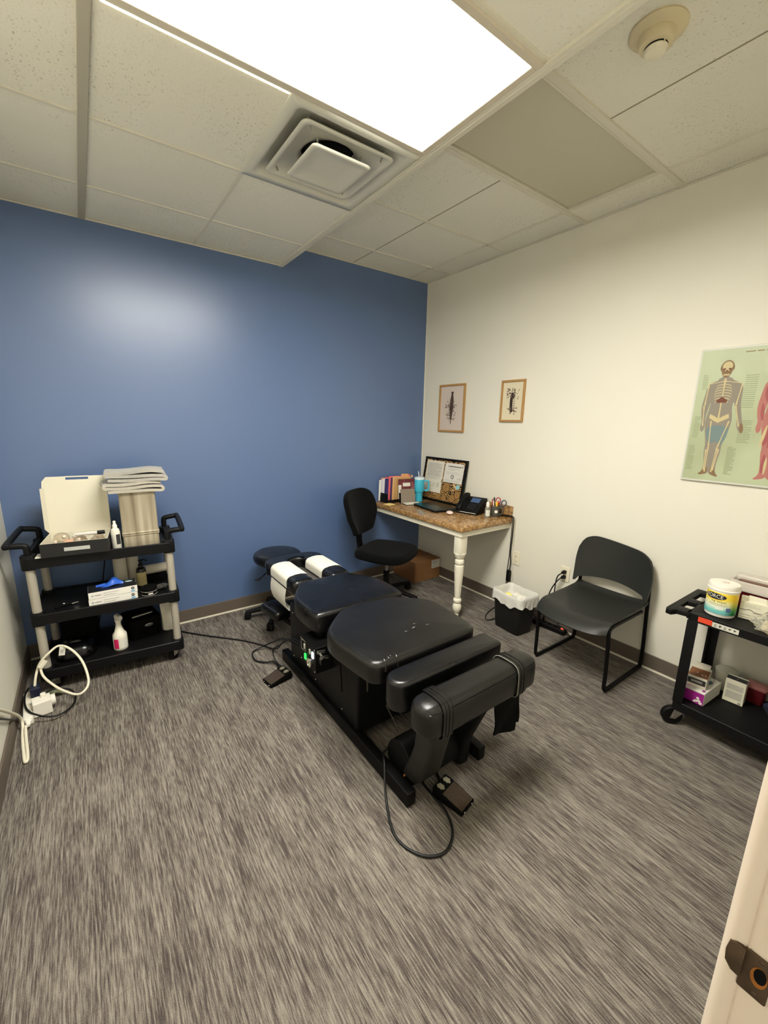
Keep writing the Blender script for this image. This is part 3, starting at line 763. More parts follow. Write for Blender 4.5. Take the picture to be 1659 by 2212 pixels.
m = MB(FB(-1.507, .330)); m.lathe([(.026, 0), (.026, .010), (.023, .012), (.0225, .009)], 32, cap1=False); gd = m.build('pressure_gauge', M_chrome, c)
m = MB(FB(-1.507, .330)); m.lathe([(.0225, .005), (.0225, .0085)], 32); m.build('gauge_face', mat('gauge_white', (206, 202, 178), .5), gd)
m = MB(FB(-1.507, .330)); m.tube([(-.003, -.006, .0095), (.009, .012, .0095)], .0012, 6); m.lathe([(.003, .0088), (.003, .0105)], 12)
for k in range(11): a = radians(-45 + 27 * k); m.tube([(.017 * cos(a), .017 * sin(a), .009), (.020 * cos(a), .020 * sin(a), .009)], .0006, 4)
m.build('gauge_needle', M_ink, gd)
for y, z in ((-1.395, .42), (-1.555, .42), (-1.395, .297), (-1.555, .297)): W().ball((cb[0], y, z), .004, 6, sx=.5).build('panel_screw', M_chrome, c)
# head piece: U of black padding with two long pads
for s in (-1, 1):
    m = W(); m.cushion(rrect(.150, .50, .036, 6, TX + s * .128, -.80), .498, .588, .034, .006); m.build('head_pad', M_leather_smooth, t)
m = W(); pts = []
o = chaikin([(TX - .215, -.66), (TX - .21, -.545), (TX - .13, -.495), (TX + .13, -.495), (TX + .21, -.545), (TX + .215, -.66), (TX + .055, -.66), (TX + .05, -.60), (TX - .05, -.60), (TX - .055, -.66)], 2)
m.cushion(o, .492, .580, .024, .002); m.build('head_rest_end', M_leather_smooth, t)
W().box(TX - .19, TX + .19, -1.06, -.56, .480, .499).build('head_rest_plate', mat('grey_steel_plate', (96, 92, 88), .4, .4), t, smooth=False, bevel=.003)
m = W(); m.box(TX - .05, TX + .05, -1.06, -.70, .42, .48); m.box(TX - .04, TX + .04, -1.04, -.92, .10, .45); m.build('head_rest_arm', M_blackm, t, smooth=False, bevel=.004)
# low arm pad on its bracket
m = W(); o = rrect(.135, .235, .030, 6)
m.cushion(o, .226, .292, .022, .004, T(-1.872, -.690, 0) @ RZ(radians(8))); m.build('arm_pad', M_leather_smooth, t)
m = W(); m.tube(smooth_pts([(-1.86, -.72, .222), (-1.82, -.80, .19), (-1.74, -.98, .16)], 5), .018, 10); m.build('arm_pad_bracket', M_blackm, t)
# loose air hoses at the foot end
m = W(); m.tube(smooth_pts([(TX - .05, -1.82, .20), (TX - .01, -1.93, .18), (TX + .02, -2.06, .10), (TX + .03, -2.12, .06)], 6), .003, 6); m.build('air_hose', mat('grey_hose', (74, 70, 62), .5), t)
m = W(); m.tube(smooth_pts([(TX - .06, -1.82, .16), (TX - .07, -1.95, .10), (TX - .08, -2.04, .06)], 6), .003, 6); m.build('air_hose', MATS['grey_hose'], t)

# paper strips on the head pads
for s, lab, yb in ((-1, 'strip of white paper over the near head pad, its end hanging down', -.945), (1, 'strip of white paper over the far head pad of the black table', -.925)):
    p = thing('face_paper', lab, 'paper strip', (TX + s * .128, -.79, .59), 0, 'face papers on the head pads')
    m = wmb(p); xc = TX + s * .128; hw = .0765
    ya, yb2 = yb, -.675
    prof = [(-hw - .002, .512), (-hw - .003, .53), (-hw - .001, .556)]
    for k in range(9): a = radians(180 - 90 * k / 8); prof.append((-hw + .034 + .036 * cos(a), .548 + .036 * sin(a) + .001))
    prof += [(-.02, .5895), (.02, .5895)]
    for k in range(9): a = radians(90 - 90 * k / 8); prof.append((hw - .034 + .036 * cos(a), .548 + .036 * sin(a) + .001))
    prof += [(hw + .001, .552), (hw + .002, .53)]
    if s < 0: prof = prof
    g = [[(xc + x, ya + (yb2 - ya) * j / 3, z) for j in range(4)] for x, z in prof]
    m.sheet(g, .0012); m.build('paper_sheet', M_paper, p)
    if s < 0:
        g = [[(xc - hw - .004 + dx, ya + .01 + (yb2 - ya - .02) * j / 3 + .004 * sin(i), z) for j in range(4)] for i, (dx, z) in enumerate([(.002, .500), (-.004, .46), (-.006, .42), (.002, .38), (.012, .355), (.03, .345), (.05, .35)])]
        m = wmb(p); m.sheet(g, .0012); m.build('hanging_end', M_paper, p)

# foot pedals
def pedal(lab, loc, rz):
    p = thing('foot_pedal', lab, 'foot pedal', loc, rz, 'foot pedals of the table')
    m = MB(); L, Wd = .145, .096
    F2 = Matrix(((0, 0, 1, 0), (1, 0, 0, 0), (0, 1, 0, 0), (0, 0, 0, 1)))     # outline in (y,z), extruded in x
    m.prism([(-L / 2, .004), (L / 2, .004), (L / 2, .046), (L / 2 - .03, .046), (-L / 2, .020)], -Wd / 2, Wd / 2, F2, r=.003); m.build('pedal_housing', M_matte, p)
    m = MB(); m.prism([(-L / 2 + .004, .0215), (.025, .0385), (.025, .043), (-L / 2 + .002, .026)], -Wd / 2 + .006, Wd / 2 - .006, F2, r=.0015)
    m.build('treadle', mat('worn_bronze_plate', (66, 54, 42), .45, .3, var=(50, .2)), p)
    for x in (-.022, .022):
        m = MB(); m.box(x - .011, x + .011, .037, .060, .046, .052); m.box(x - .005, x + .005, .03, .066, .046, .049); m.build('hinge_spring', mat('dull_zinc', (170, 164, 140), .4, .5), p, smooth=False, bevel=.001)
    for x in (-.028, .028): MB().ball((x, -L / 2 - .001, .012), .004, 6).build('pedal_screw', M_chrome, p)
pedal('small black foot pedal on the carpet beside the control box', (-2.035, -1.095, 0), radians(-80))
pedal('black foot pedal on the carpet in front of the foot end of the table', (-1.738, -2.288, 0), radians(12))

# cables
def cord(name, lab, pts, r, mm, cat='cable', group=None, sub=8, extra=None):
    P = smooth_pts(pts, sub); loc = V(P[0])
    c = thing(name, lab, cat, tuple(loc), 0, group)
    m = wmb(c); m.tube(P, r, 10); m.build('wire', mm, c)
    return c
cord('pedal_cable', 'black cord looping forward over the carpet from the foot pedal', [(-1.735, -2.205, .012), (-1.712, -2.165, .008), (-1.70, -2.115, .012), (-1.735, -2.10, .02), (-1.79, -2.15, .012), (-1.80, -2.24, .007), (-1.806, -2.32, .007), (-1.85, -2.40, .007), (-1.93, -2.432, .007), (-2.005, -2.385, .007), (-2.035, -2.28, .007), (-1.985, -2.15, .03), (-1.93, -2.06, .10), (-1.90, -2.01, .10), (-1.85, -1.97, .07), (-1.80, -1.92, .03)], .0052, M_cordb)
cord('power_cable', 'black power cord running across the carpet from cart to control box', [(-2.60, -.06, .007), (-2.50, -.085, .007), (-2.415, -.135, .007), (-2.36, -.20, .007), (-2.25, -.33, .007), (-2.08, -.515, .007), (-1.98, -.66, .007), (-1.93, -.80, .03), (-1.925, -.95, .16), (-1.96, -1.20, .30), (-1.975, -1.38, .34)], .0048, M_cordb)
cord('pedal_cable', 'black cord coiled on the carpet beside the table, left of the green light', [(-2.0, -1.025, .014), (-1.985, -.98, .01), (-1.99, -.93, .02), (-2.04, -.88, .01), (-2.08, -.82, .01), (-2.06, -.72, .01), (-1.98, -.72, .03), (-1.945, -.82, .10), (-1.94, -1.0, .20), (-1.965, -1.39, .31)], .005, M_cordb)
cord('control_hose', 'thin black hose arching from control box over the rail end', [(-1.965, -1.40, .33), (-1.96, -1.15, .27), (-1.965, -.98, .16), (-1.985, -.90, .09), (-1.985, -.94, .03), (-1.965, -1.02, .014), (-1.95, -1.12, .02)], .0045, M_cordb)

# ------------------------------------------------------------------ rolling stool
t = thing('rolling_stool', 'round black padded stool on casters against the blue wall', 'stool', (-1.70, -.295, 0))
MB().lathe([(r, z + .025) for r, z in [(.03, .440), (.155, .440), (.172, .446), (.182, .462), (.184, .482), (.178, .502), (.162, .514), (.10, .519), (.0005, .520)]], 48, cap1=False).build('seat', M_leather_smooth, t)
MB().lathe([(.14, .452), (.14, .466)], 36).build('seat_plate', M_blackm, t)
MB().lathe([(.013, .24), (.013, .44)], 20).build('gas_lift', M_chrome, t)
MB().lathe([(.026, .08), (.026, .27), (.022, .275)], 24).build('column_sleeve', M_black, t)
MB().lathe([(.05, .43), (.05, .453)], 20).build('lift_mechanism', M_black, t)
m = MB(); m.tube(smooth_pts([(-.03, -.02, .405), (-.10, -.03, .40), (-.14, -.035, .375), (-.165, -.04, .365)], 5), .005, 8); lv = m.build('height_lever', M_black, t)
m = MB(); m.ball((-.178, -.043, .362), .014, 8, sx=1.7, sz=.5); m.build('lever_paddle', M_black, lv)
def base5(t, R, a0, hub_z, wheel, mm=None):
    mm = mm or M_black
    MB().lathe([(.045, hub_z - .02), (.048, hub_z + .02), (.032, hub_z + .045)], 24).build('base_hub', mm, t)
    for k in range(5):
        a = a0 + 2 * pi * k / 5; M0 = RZ(a)
        m = MB(M0); m.rings([[(x, y, z) for y, z in rrect(w, h, .008, 3, 0, zc)] for x, w, h, zc in ((.03, .05, .036, hub_z), (R * .55, .042, .03, hub_z - .008), (R - .02, .036, .026, hub_z - .022), (R + .012, .034, .024, hub_z - .026))])
        arm = m.build('base_arm', mm, t)
        cs = MB(M0 @ T(R, 0, 0))
        Mw = frame((0, 0, wheel), (1, 0, 0), (0, 0, 1))
        for s in (-1, 1): cs.lathe([(.002, s * .006), (wheel, s * .006), (wheel, s * .020), (wheel * .7, s * .024), (.002, s * .024)], 20, Mw)
        cs.prism(rrect(.042, .050, .012, 3, .0, 0), wheel * .9, wheel * 2 + .006, r=.006)
        cs.cyl((0, 0, wheel * 2), (0, 0, hub_z - .03), .007)
        cs.build('caster', M_rubber, t)
base5(t, .245, radians(160), .085, .026)

# ------------------------------------------------------------------ guest chair (faces -X)
t = thing('guest_chair', 'charcoal plastic stacking chair on black sled legs against the right wall', 'chair', (-.26, -2.056, 0))
for s, yy in ((1, -1.826), (-1, -2.287)):
    m = wmb(t); m.tube(smooth_pts([(-.055, yy - s * .012, .66), (-.052, yy - s * .006, .44), (-.036, yy, .20), (-.026, yy, .05), (-.040, yy, .018), (-.075, yy, .012), (-.44, yy, .012), (-.485, yy, .016), (-.503, yy, .045), (-.505, yy + s * .0, .12), (-.515, yy - s * .004, .30), (-.515, yy - s * .01, .385), (-.49, yy - s * .015, .402), (-.40, yy - s * .02, .405), (-.09, yy - s * .02, .402)], 6), .0115, 12)
    m.build('sled_leg', M_blackm, t)
m = wmb(t); m.tube([(-.40, -1.845, .405), (-.40, -2.27, .405)], .009, 10); m.tube([(-.12, -1.845, .402), (-.12, -2.27, .402)], .009, 10); m.build('seat_crossbar', M_blackm, t)
g = []
n, k = 32, 18
for i in range(n + 1):
    u = i / n; row = []
    for j in range(k + 1):
        v = j / k * 2 - 1
        x = -.055 - u * .52
        z = .428 + .012 * (1 - u) ** 3 - .012 * sin(pi * u) * (1 - v * v) + .010 * abs(v) ** 4
        if u > .8: z -= .055 * ((u - .8) / .2) ** 2
        if u < .1: z += .02 * ((.1 - u) / .1) ** 2
        half = .232 - .010 * u
        cut = 0
        if u > .86: cut = .05 * ((u - .86) / .14) ** 2.2 * abs(v) ** 6 * 0
        bow = .040 * (1 - v * v) * max(0, u - .6) / .4
        cr = .028 * (abs(v) ** 8) * (max(0, (u - .75) / .25) ** 2)
        row.append((x - bow + cr, -2.056 - v * half, z))
    g.append(row)
m = wmb(t); m.sheet(g, .011); so = m.build('seat', M_chair, t, ang=60)
g = []
for i in range(n + 1):
    v = i / n * 2 - 1; row = []
    a_ = abs(v)
    top = .788 - .065 * max(0, (a_ - .45) / .55) ** 2.6 - .03 * v - .035 * max(0, (a_ - .85) / .15) ** 2
    bot = .500 + .036 * (1 - v * v) * 1.0 - (.022 if a_ > .9 else 0)
    for j in range(k + 1):
        q = j / k; z = bot + (top - bot) * q
        y = -2.056 - v * (.252 - .012 * (1 - q) - .05 * max(0, q - .55) ** 2 * 1.2)
        x = -.055 - .052 * (a_ ** 2.2) * 1.0 + .030 * q - .010 * (1 - q) ** 2
        if a_ > .93: x -= .006
        row.append((x, y, z))
    g.append(row)
m = wmb(t); m.sheet(g, .014); m.build('backrest', M_chair, t, ang=60)

# ------------------------------------------------------------------ task chair
ca = radians(-62)
t = thing('task_chair', 'black fabric armless desk chair in front of the granite desk', 'chair', (-.775, -.475, 0), ca)
m = MB(); o = chaikin([(-.235, -.18), (-.17, -.235), (.13, -.26), (.25, -.17), (.25, .17), (.13, .26), (-.17, .235), (-.235, .18)], 2)
m.cushion(o, .405, .482, .034, .012); m.build('seat', M_fabric, t)
m = MB(); m.prism(inset(ccw(o), .012), .394, .408, r=.004); m.build('seat_shell', M_black, t)
g = []
for i in range(15):
    q = i / 14; z = .555 + .40 * q; row = []
    half = .150 + .092 * min(1, q / .45) - .03 * max(0, (q - .72) / .28) ** 2
    for j in range(13):
        v = j / 12 * 2 - 1
        zz = z - .05 * (abs(v) ** 4) * max(0, (q - .55) / .45) + .055 * (abs(v) ** 3) * max(0, .5 - q)
        x = -.270 + .055 * v * v * (1 - .2 * q) - .085 * (q - .3) ** 2 - .03 * q
        row.append((x, v * half, zz))
    g.append(row)
m = MB(); m.sheet(g, .046); bo = m.build('backrest', M_fabric, t, ang=70)
bo.modifiers.new('Bevel', 'BEVEL').width = .016; bo.modifiers['Bevel'].segments = 3
sd = bo.modifiers.new('Subsurf', 'SUBSURF'); sd.levels = sd.render_levels = 1
m = MB(); m.rings([[(x, y, z) for y in (0,) for x, z in ((0, 0),)] for _ in ()] or [[(xc - .012, -w / 2, z), (xc + .012, -w / 2, z), (xc + .012, w / 2, z), (xc - .012, w / 2, z)] for xc, w, z in ((-.262, .075, .40), (-.275, .07, .47), (-.285, .075, .56), (-.30, .12, .68))])
m.box(-.262, -.03, -.035, .035, .372, .395); m.build('back_bracket', M_black, t, bevel=.006)
m = MB(); m.box(-.11, .10, -.075, .075, .355, .396); m.tube([(.05, -.07, .375), (.055, -.17, .37)], .006, 8); m.build('tilt_mechanism', M_black, t, bevel=.008)
MB().lathe([(.014, .24), (.014, .36)], 20).build('gas_lift', M_chrome, t)
MB().lathe([(.022, .34), (.022, .356)], 20).build('lift_collar', M_chrome, t)
MB().lathe([(.028, .08), (.028, .25), (.02, .256)], 24).build('column_sleeve', M_black, t)
base5(t, .285, radians(8) - ca, .088, .026)
# ------------------------------------------------------------------ desk in the corner
DX, DY, DZ = -.600, -1.180, .780
t = thing('desk', 'corner desk with brown speckled granite-look top on a turned white leg', 'desk', (-.30, -.59, 0))
m = wmb(t); m.prism([(DX, -.002), (DX, DY + .05), (DX + .05, DY), (-.002, DY), (-.002, -.002)] if False else [(DX, -.002), (DX, DY + .014), (DX + .004, DY + .004), (DX + .014, DY), (-.002, DY), (-.002, -.002)], DZ - .045, DZ, r=.008)
m.build('countertop', M_granite, t)
m = wmb(t); m.box(-.022, -.002, DY, -.002, DZ - .002, DZ + .098); m.build('backsplash', M_granite, t, smooth=False, bevel=.004)
m = wmb(t); m.box(DX + .018, DX + .038, DY + .018, -.002, DZ - .088, DZ - .044); m.box(DX + .0385, -.002, DY + .018, DY + .038, DZ - .088, DZ - .044); m.build('apron', M_whitepaint, t, smooth=False, bevel=.002)
lx, ly = DX + .062, DY + .062
m = MB(T(lx + .30, ly + .59, 0)); m.prism(rrect(.072, .072, .004, 2), .545, DZ - .045, r=.003)
m.lathe([(.012, .0), (.016, .012), (.018, .04), (.016, .048), (.026, .062), (.034, .085), (.036, .105), (.030, .128), (.022, .138), (.030, .144), (.034, .158), (.030, .172), (.022, .178), (.024, .19), (.028, .26), (.034, .36), (.0375, .43), (.036, .452), (.028, .458), (.034, .464), (.037, .482), (.034, .498), (.027, .504), (.030, .512), (.036, .520), (.040, .53), (.044, .55)], 32)
m.build('turned_leg', M_whitepaint, t)

# things on the desk
def sheet_box(t, name, m_, M, w, d, h, r=.0):
    m = MB(M); m.box(-w / 2, w / 2, -d / 2, d / 2, 0, h); return m.build(name, m_, t, smooth=False, bevel=r)
# wire/black file sorter with folders standing along the blue wall
t = thing('file_sorter', 'low black file sorter full of folders at the blue wall', 'file sorter', (-.375, -.088, DZ))
m = MB(); m.box(-.165, .165, -.06, .06, 0, .006)
for x in (-.165, .161): m.box(x, x + .004, -.06, .06, .006, .09)
m.box(-.165, .165, -.0635, -.060, .006, .03)
m.build('rack', M_black, t, smooth=False)
t.location.z = DZ
FOL = [(-.148, (228, 226, 220), .225, 'white plastic folder leaning at the left end of the file sorter', 8), (-.130, (196, 196, 204), .232, 'pale grey folder second from the left in the file sorter', 6),
       (-.112, (214, 212, 216), .24, 'white folder beside the navy folder in the file sorter', 5), (-.090, (52, 44, 96), .24, 'dark navy blue folder in the file sorter', 4), (-.070, (58, 50, 110), .235, 'purple blue folder next to the tan folders', 3),
       (-.052, (226, 104, 108), .262, 'coral pink folder sticking up in the file sorter', 2), (-.02, (66, 46, 92), .25, 'violet folder behind the tan folders', 2), (.010, (214, 170, 118), .258, 'tan manila folder with an orange tab in the file sorter', 1), (.05, (190, 152, 100), .25, 'brown manila folder in front in the file sorter', 0)]
for k, (x, c, h, lab, a) in enumerate(FOL):
    # folders stand almost parallel with the blue wall, fanned one behind the other
    p = thing('file_folder', lab, 'folder', (-.430 + .0105 * k, -.046 - .0092 * k, DZ + .0075), radians(-12), 'folders in the file sorter')
    w_ = .255 - .010 * k
    m = MB(RX(radians(4))); m.box(-w_ / 2, w_ / 2, -.002, .002, 0, h - .02); m.build('cover', mat('folder_%d_%d_%d' % c, c, .6), p, smooth=False, bevel=.001)
    m = MB(RX(radians(4))); x0 = -w_ / 2 + .02 + .022 * k; m.box(x0, min(x0 + .09, w_ / 2), -.001, .001, h - .022, h); m.build('tab', mat('tab_%d' % (k % 3), [(226, 150, 96), (222, 90, 96), (214, 170, 118)][k % 3], .6), p, smooth=False)
    m = MB(RX(radians(4))); m.box(-w_ / 2 + .006, w_ / 2 - .002, .0021, .0040, .004, h - .03); m.build('papers', M_paper, p, smooth=False)
p = thing('magazine', 'maroon and white patterned magazine standing in front of the folders', 'magazine', (-.312, -.170, DZ + .001), radians(-12), None)
Fm = frame((0, 0, 0), (1, 0, 0), (0, .06, 1))
m = MB(Fm); m.box(-.10, .10, 0, .222, -.003, 0); m.build('cover', mat('maroon_print', (96, 44, 48), .4, var=(24, .5)), p, smooth=False)
m = MB(Fm); m.use(M_paper); 
for (a, b_, c, d) in ((-.098, -.066, .012, .165), (-.05, .03, .15, .185), (.078, .098, .0, .22)): m.quad((a, c, .0006), (b_, c, .0006), (b_, d, .0006), (a, d, .0006))
m.use(mat('rose_print2', (196, 128, 132), .5))
for k in range(10): petal(m, .045 + .012 * (k % 4), .13 + .006 * k, .008, .0007 + k * 2e-5)
m.use(M_olive)
for k in range(8): petal(m, .05 + .008 * (k % 3), .02 + .008 * k, .009, .0007 + k * 2e-5)
m.build('cover_art', None, p, smooth=False, fix=False)
p = thing('memo_holder', 'brown-grey folded memo holder standing before the magazine', 'memo holder', (-.352, -.226, DZ + .0005), radians(-14))
m = MB(); m.box(-.075, .075, -.003, .003, .0, .135, RX(radians(-8))); m.build('stand_panel', mat('taupe_card', (134, 122, 108), .7), p, smooth=False, bevel=.002)
m = MB(); m.box(-.080, .080, .002, .012, .0, .004); m.box(-.085, -.075, -.01, .01, .004, .10, RX(radians(-8))); m.build('panel_edge', M_matte, p, smooth=False)
p = thing('notepad', 'small white notepad lying open before the memo holder', 'notepad', (-.352, -.292, DZ + .0005), radians(-14))
m = MB(); m.box(-.08, .08, -.045, .045, .004, .010); m.build('pages', M_paper2, p, smooth=False, bevel=.001)
m = MB(); m.box(-.083, .083, -.048, .048, 0, .0038); m.build('cover', M_matte, p, smooth=False)
p = tag(MB(T(-.552, -.195, DZ + .0005) @ RZ(.1)).box(-.04, .04, -.04, .04, 0, .003).build('sticky_note', mat('pale_yellow_paper', (236, 214, 138), .7), None, smooth=False), 'pale yellow sticky notes at the left end of the desk top', 'sticky notes')

# tumbler
p = thing('tumbler', 'turquoise insulated tumbler with handle, white lid and straw', 'tumbler', (-.205, -.215, DZ + .0005))
M_teal = mat('turquoise_coat', (62, 178, 206), .35)
m = MB(); m.lathe([(.030, 0), (.034, .004), (.036, .085), (.040, .093), (.0455, .100), (.0475, .108), (.049, .215), (.047, .220)], 40); m.build('body', M_teal, p)
m = MB(); m.lathe([(.049, .218), (.0495, .232), (.046, .240), (.02, .242)], 40); m.build('lid', mat('frosted_lid', (206, 222, 226), .35), p)
m = MB(); m.tube([(-.008, -.005, .235), (-.016, .004, .296)], .0042, 10); m.build('straw', mat('clear_straw', (224, 230, 228), .25), p)
m = MB(RZ(radians(-38))); m.tube(smooth_pts([(.046, 0, .205), (.078, 0, .203), (.090, 0, .188), (.090, 0, .125), (.080, 0, .110), (.046, 0, .112)], 6), .0085, 10); m.build('handle', M_teal, p)
m = MB(T(0, 0, 0)); 
text_mesh('~', .02, T(0, 0, .165) @ RZ(radians(-38)), mat('teal_mark', (40, 130, 156), .4), p, 'mark', bend=.0492)

# display board leaning on the right wall
p = thing('display_board', 'black framed board with ornate brown paper and pinned certificates', 'display board', (-.09, -.40, DZ))
Fb0 = frame((-.072, -.078, DZ + .004), (0, -1, 0), (.040, -.028, .42))
BW, BH = .565, .428
Mb = wmb(p).M
Fb = Mb @ Fb0
m = MB(Fb); d = .020; fw = .020
for q in ((0, BW, BH - fw, BH), (0, BW, 0, fw), (0, fw, fw, BH - fw), (BW - fw, BW, fw, BH - fw)): m.box(q[0], q[1], q[2], q[3], -d, .004)
m.build('frame', M_black, p, smooth=False, bevel=.002)
m = MB(Fb); m.box(fw, BW - fw, fw, BH - fw, -.012, -.004); m.build('backing_paper', M_ornate, p, smooth=False)
gold = mat('gold_print', (190, 146, 82), .5); dk = mat('umber_print', (30, 20, 12), .5)
def ring(m, cx, cy, r0, r1, z, mm, n=28):
    m.use(mm)
    for k in range(n):
        a, b_ = 2 * pi * k / n, 2 * pi * (k + 1) / n
        m.quad((cx + r0 * cos(a), cy + r0 * sin(a), z), (cx + r1 * cos(a), cy + r1 * sin(a), z), (cx + r1 * cos(b_), cy + r1 * sin(b_), z), (cx + r0 * cos(b_), cy + r0 * sin(b_), z))
for cx, cy, R_ in ((.345, .155, .050), (.44, .060, .040), (.335, .045, .034), (.500, .10, .038), (.25, .052, .030), (.12, .045, .03)):
    m = MB(Fb)
    ring(m, cx, cy, .0, R_, -.0036, gold); ring(m, cx, cy, R_ * .86, R_, -.0033, dk); ring(m, cx, cy, R_ * .62, R_ * .70, -.0033, dk)
    for k in range(8):
        a = 2 * pi * k / 8; m.use(dk); petal(m, cx + R_ * .38 * cos(a), cy + R_ * .38 * sin(a), R_ * .14, -.0031)
    ring(m, cx, cy, 0, R_ * .14, -.0031, dk)
    m.build('medallion', None, p, smooth=False, fix=False)
m = MB(Fb)
m.use(mat('pale_flower', (226, 204, 160), .6))
for k in range(5): petal(m, .44 + .018 * (k % 3), .14 + .02 * (k % 2) + .01 * k, .013, -.0027 + k * 3e-5)
m.use(mat('aqua_print', (150, 206, 210), .6)); petal(m, .495, .175, .026, -.0025, 14, 1)
m.build('printed_flower', None, p, smooth=False, fix=False)
m = MB(Fb); m.box(.030, .275, .085, .395, -.0035, -.0015); dc = m.build('certificate', M_paper2, p, smooth=False); 
m = MB(Fb); m.use(M_greyink); scribble(m, .05, .255, .24, .375, 24, .0024, -.001, .97, 21); scribble(m, .05, .255, .215, .235, 3, .0022, -.001, .97, 23)
for k in range(4): scribble(m, .05 + .052 * k, .09 + .052 * k, .135, .185, 5, .0035, -.001, .9, 30 + k)
m.build('certificate_text', None, dc, smooth=False, fix=False)
m = MB(Fb); m.box(.290, .535, .205, .390, -.0035, -.0015); dc = m.build('certificate', M_paper, p, smooth=False)
m = MB(Fb); m.use(M_ink); scribble(m, .335, .50, .352, .366, 1, .0085, -.001, 1, 41)
m.use(M_greyink); scribble(m, .34, .49, .320, .345, 2, .003, -.001, .9, 42); scribble(m, .31, .515, .285, .31, 2, .0022, -.001, .95, 43); scribble(m, .31, .515, .215, .232, 2, .0022, -.001, .95, 44); scribble(m, .47, .52, .24, .26, 3, .0022, -.001, .95, 45)
ring(m, .405, .262, .014, .020, -.001, M_ink); ring(m, .405, .262, .004, .007, -.0009, M_ink); ring(m, .515, .362, .0, .008, -.001, M_olive)
m.build('certificate_text', None, dc, smooth=False, fix=False)
for (x, y, c) in ((.300, .385, (40, 36, 34)), (.53, .387, (170, 40, 40)), (.27, .20, (40, 36, 34)), (.274, .215, (40, 36, 34))):
    m = MB(Fb); m.ball((x, y, .001), .0045, 8, sz=.7); m.build('push_pin', mat('pin_%d' % c[0], c, .4), p)

# laptop, phone, cup and small things
p = thing('laptop', 'closed black laptop lying on the granite desk top', 'laptop', (-.285, -.545, DZ), radians(-8))
m = MB(); m.prism(rrect(.255, .36, .012, 4), .002, .013, r=.003); m.build('base', M_black, p)
m = MB(); m.prism(rrect(.257, .362, .012, 4), .0135, .021, r=.003); m.build('lid', mat('dark_satin_lid', (22, 26, 26), .28), p)
m = MB(); m.box(-.13, -.129, -.03, .03, .008, .010); m.box(-.10, -.06, .179, .182, .005, .011); m.build('port', M_matte, p, smooth=False)
p = thing('computer_mouse', 'small pale pink mouse beside the laptop corner', 'mouse', (-.355, -.80, DZ), radians(-40))
m = MB(); m.ball((0, 0, .0142), .049, 14, sz=.285, sx=.62); m.build('shell', mat('pale_pink_plastic', (228, 204, 192), .35), p)
m = MB(); m.box(-.0025, .0025, .014, .026, .0255, .0283); m.build('scroll_wheel', mat('pink_grey', (176, 150, 144), .5), p, smooth=False, bevel=.001)

p = thing('desk_phone', 'black office desk phone with blue screen, handset on its side', 'telephone', (-.135, -.845, DZ), radians(-76))
Fp = T(0, 0, .012) @ RX(radians(34))
m = MB(); m.prism([(-.095, .0), (.095, .0), (.095, .02), (-.06, .125), (-.09, .125)], -.10, .10, frame((0, 0, 0), (0, -1, 0), (0, 0, 1)), r=.004); bdy = m.build('base', M_black, p)
Ff = frame((0, -.0145, .0702), (1, 0, 0), (0, .828, .561))
m = MB(Ff); m.box(-.02, .062, .028, .082, .0, .006); m.build('screen', mat('blue_screen', (70, 92, 130), .25), bdy, smooth=False)
for r_i in range(4):
    for c_i in range(3):
        m = MB(Ff); m.box(-.016 + .024 * c_i, .002 + .024 * c_i, -.058 + .019 * r_i, -.046 + .019 * r_i, 0, .0065); m.build('key', mat('phone_key', (36, 36, 38), .4), bdy, smooth=False, bevel=.001)
m = MB(frame((0, -.0945, .0105), (1, 0, 0), (0, 0, 1))); m.box(-.09, .09, .003, .0065, .0, .0025); m.build('white_edge', M_white, bdy, smooth=False)
m = MB(Ff); m.rings([[(-.072 + x, y, z) for x, z in rrect(w_, h_, .012, 3, 0, zc)] for y, w_, h_, zc in ((-.105, .040, .024, .026), (-.09, .050, .040, .028), (-.065, .048, .034, .036), (-.03, .036, .026, .048), (.03, .036, .026, .048), (.065, .048, .034, .036), (.09, .050, .040, .028), (.105, .040, .024, .026))]); m.build('handset', M_black, p)
m = MB(); pts = []
for k in range(61):
    q = k / 60; a = q * 2 * pi * 15; c = V((-.085 - .04 * sin(pi * q) + .02 * q, -.09 - .06 * sin(pi * q) * 1.0, .016 + .012 * (1 - q)))
    pts.append(tuple(c + V((.007 * cos(a), .003 * sin(a), .007 * sin(a)))))
m.tube(pts, .0028, 6); m.build('coiled_cord', M_cordb, p)

p = thing('sanitizer_bottle', 'small clear sanitizer bottle with white cap on desk', 'bottle', (-.175, -1.055, DZ))
M_clear = mat('clear_plastic', (224, 226, 216), .12, trans=.75, ior=1.3)
m = MB(); m.lathe([(.020, 0), (.022, .004), (.022, .072), (.018, .086), (.012, .092)], 28); m.build('body', M_clear, p)
m = MB(); m.lathe([(.013, .091), (.014, .094), (.014, .116), (.010, .130), (.006, .134)], 24); m.build('cap', M_white, p)
m = MB(RZ(radians(-35))); g = [[(.0222 * sin(a), -.0222 * cos(a), z) for z in (.016, .066)] for a in [radians(-50 + 10 * k) for k in range(11)]]; m.sheet(g, .0006); m.build('label', mat('clear_label', (206, 208, 200), .4), p)

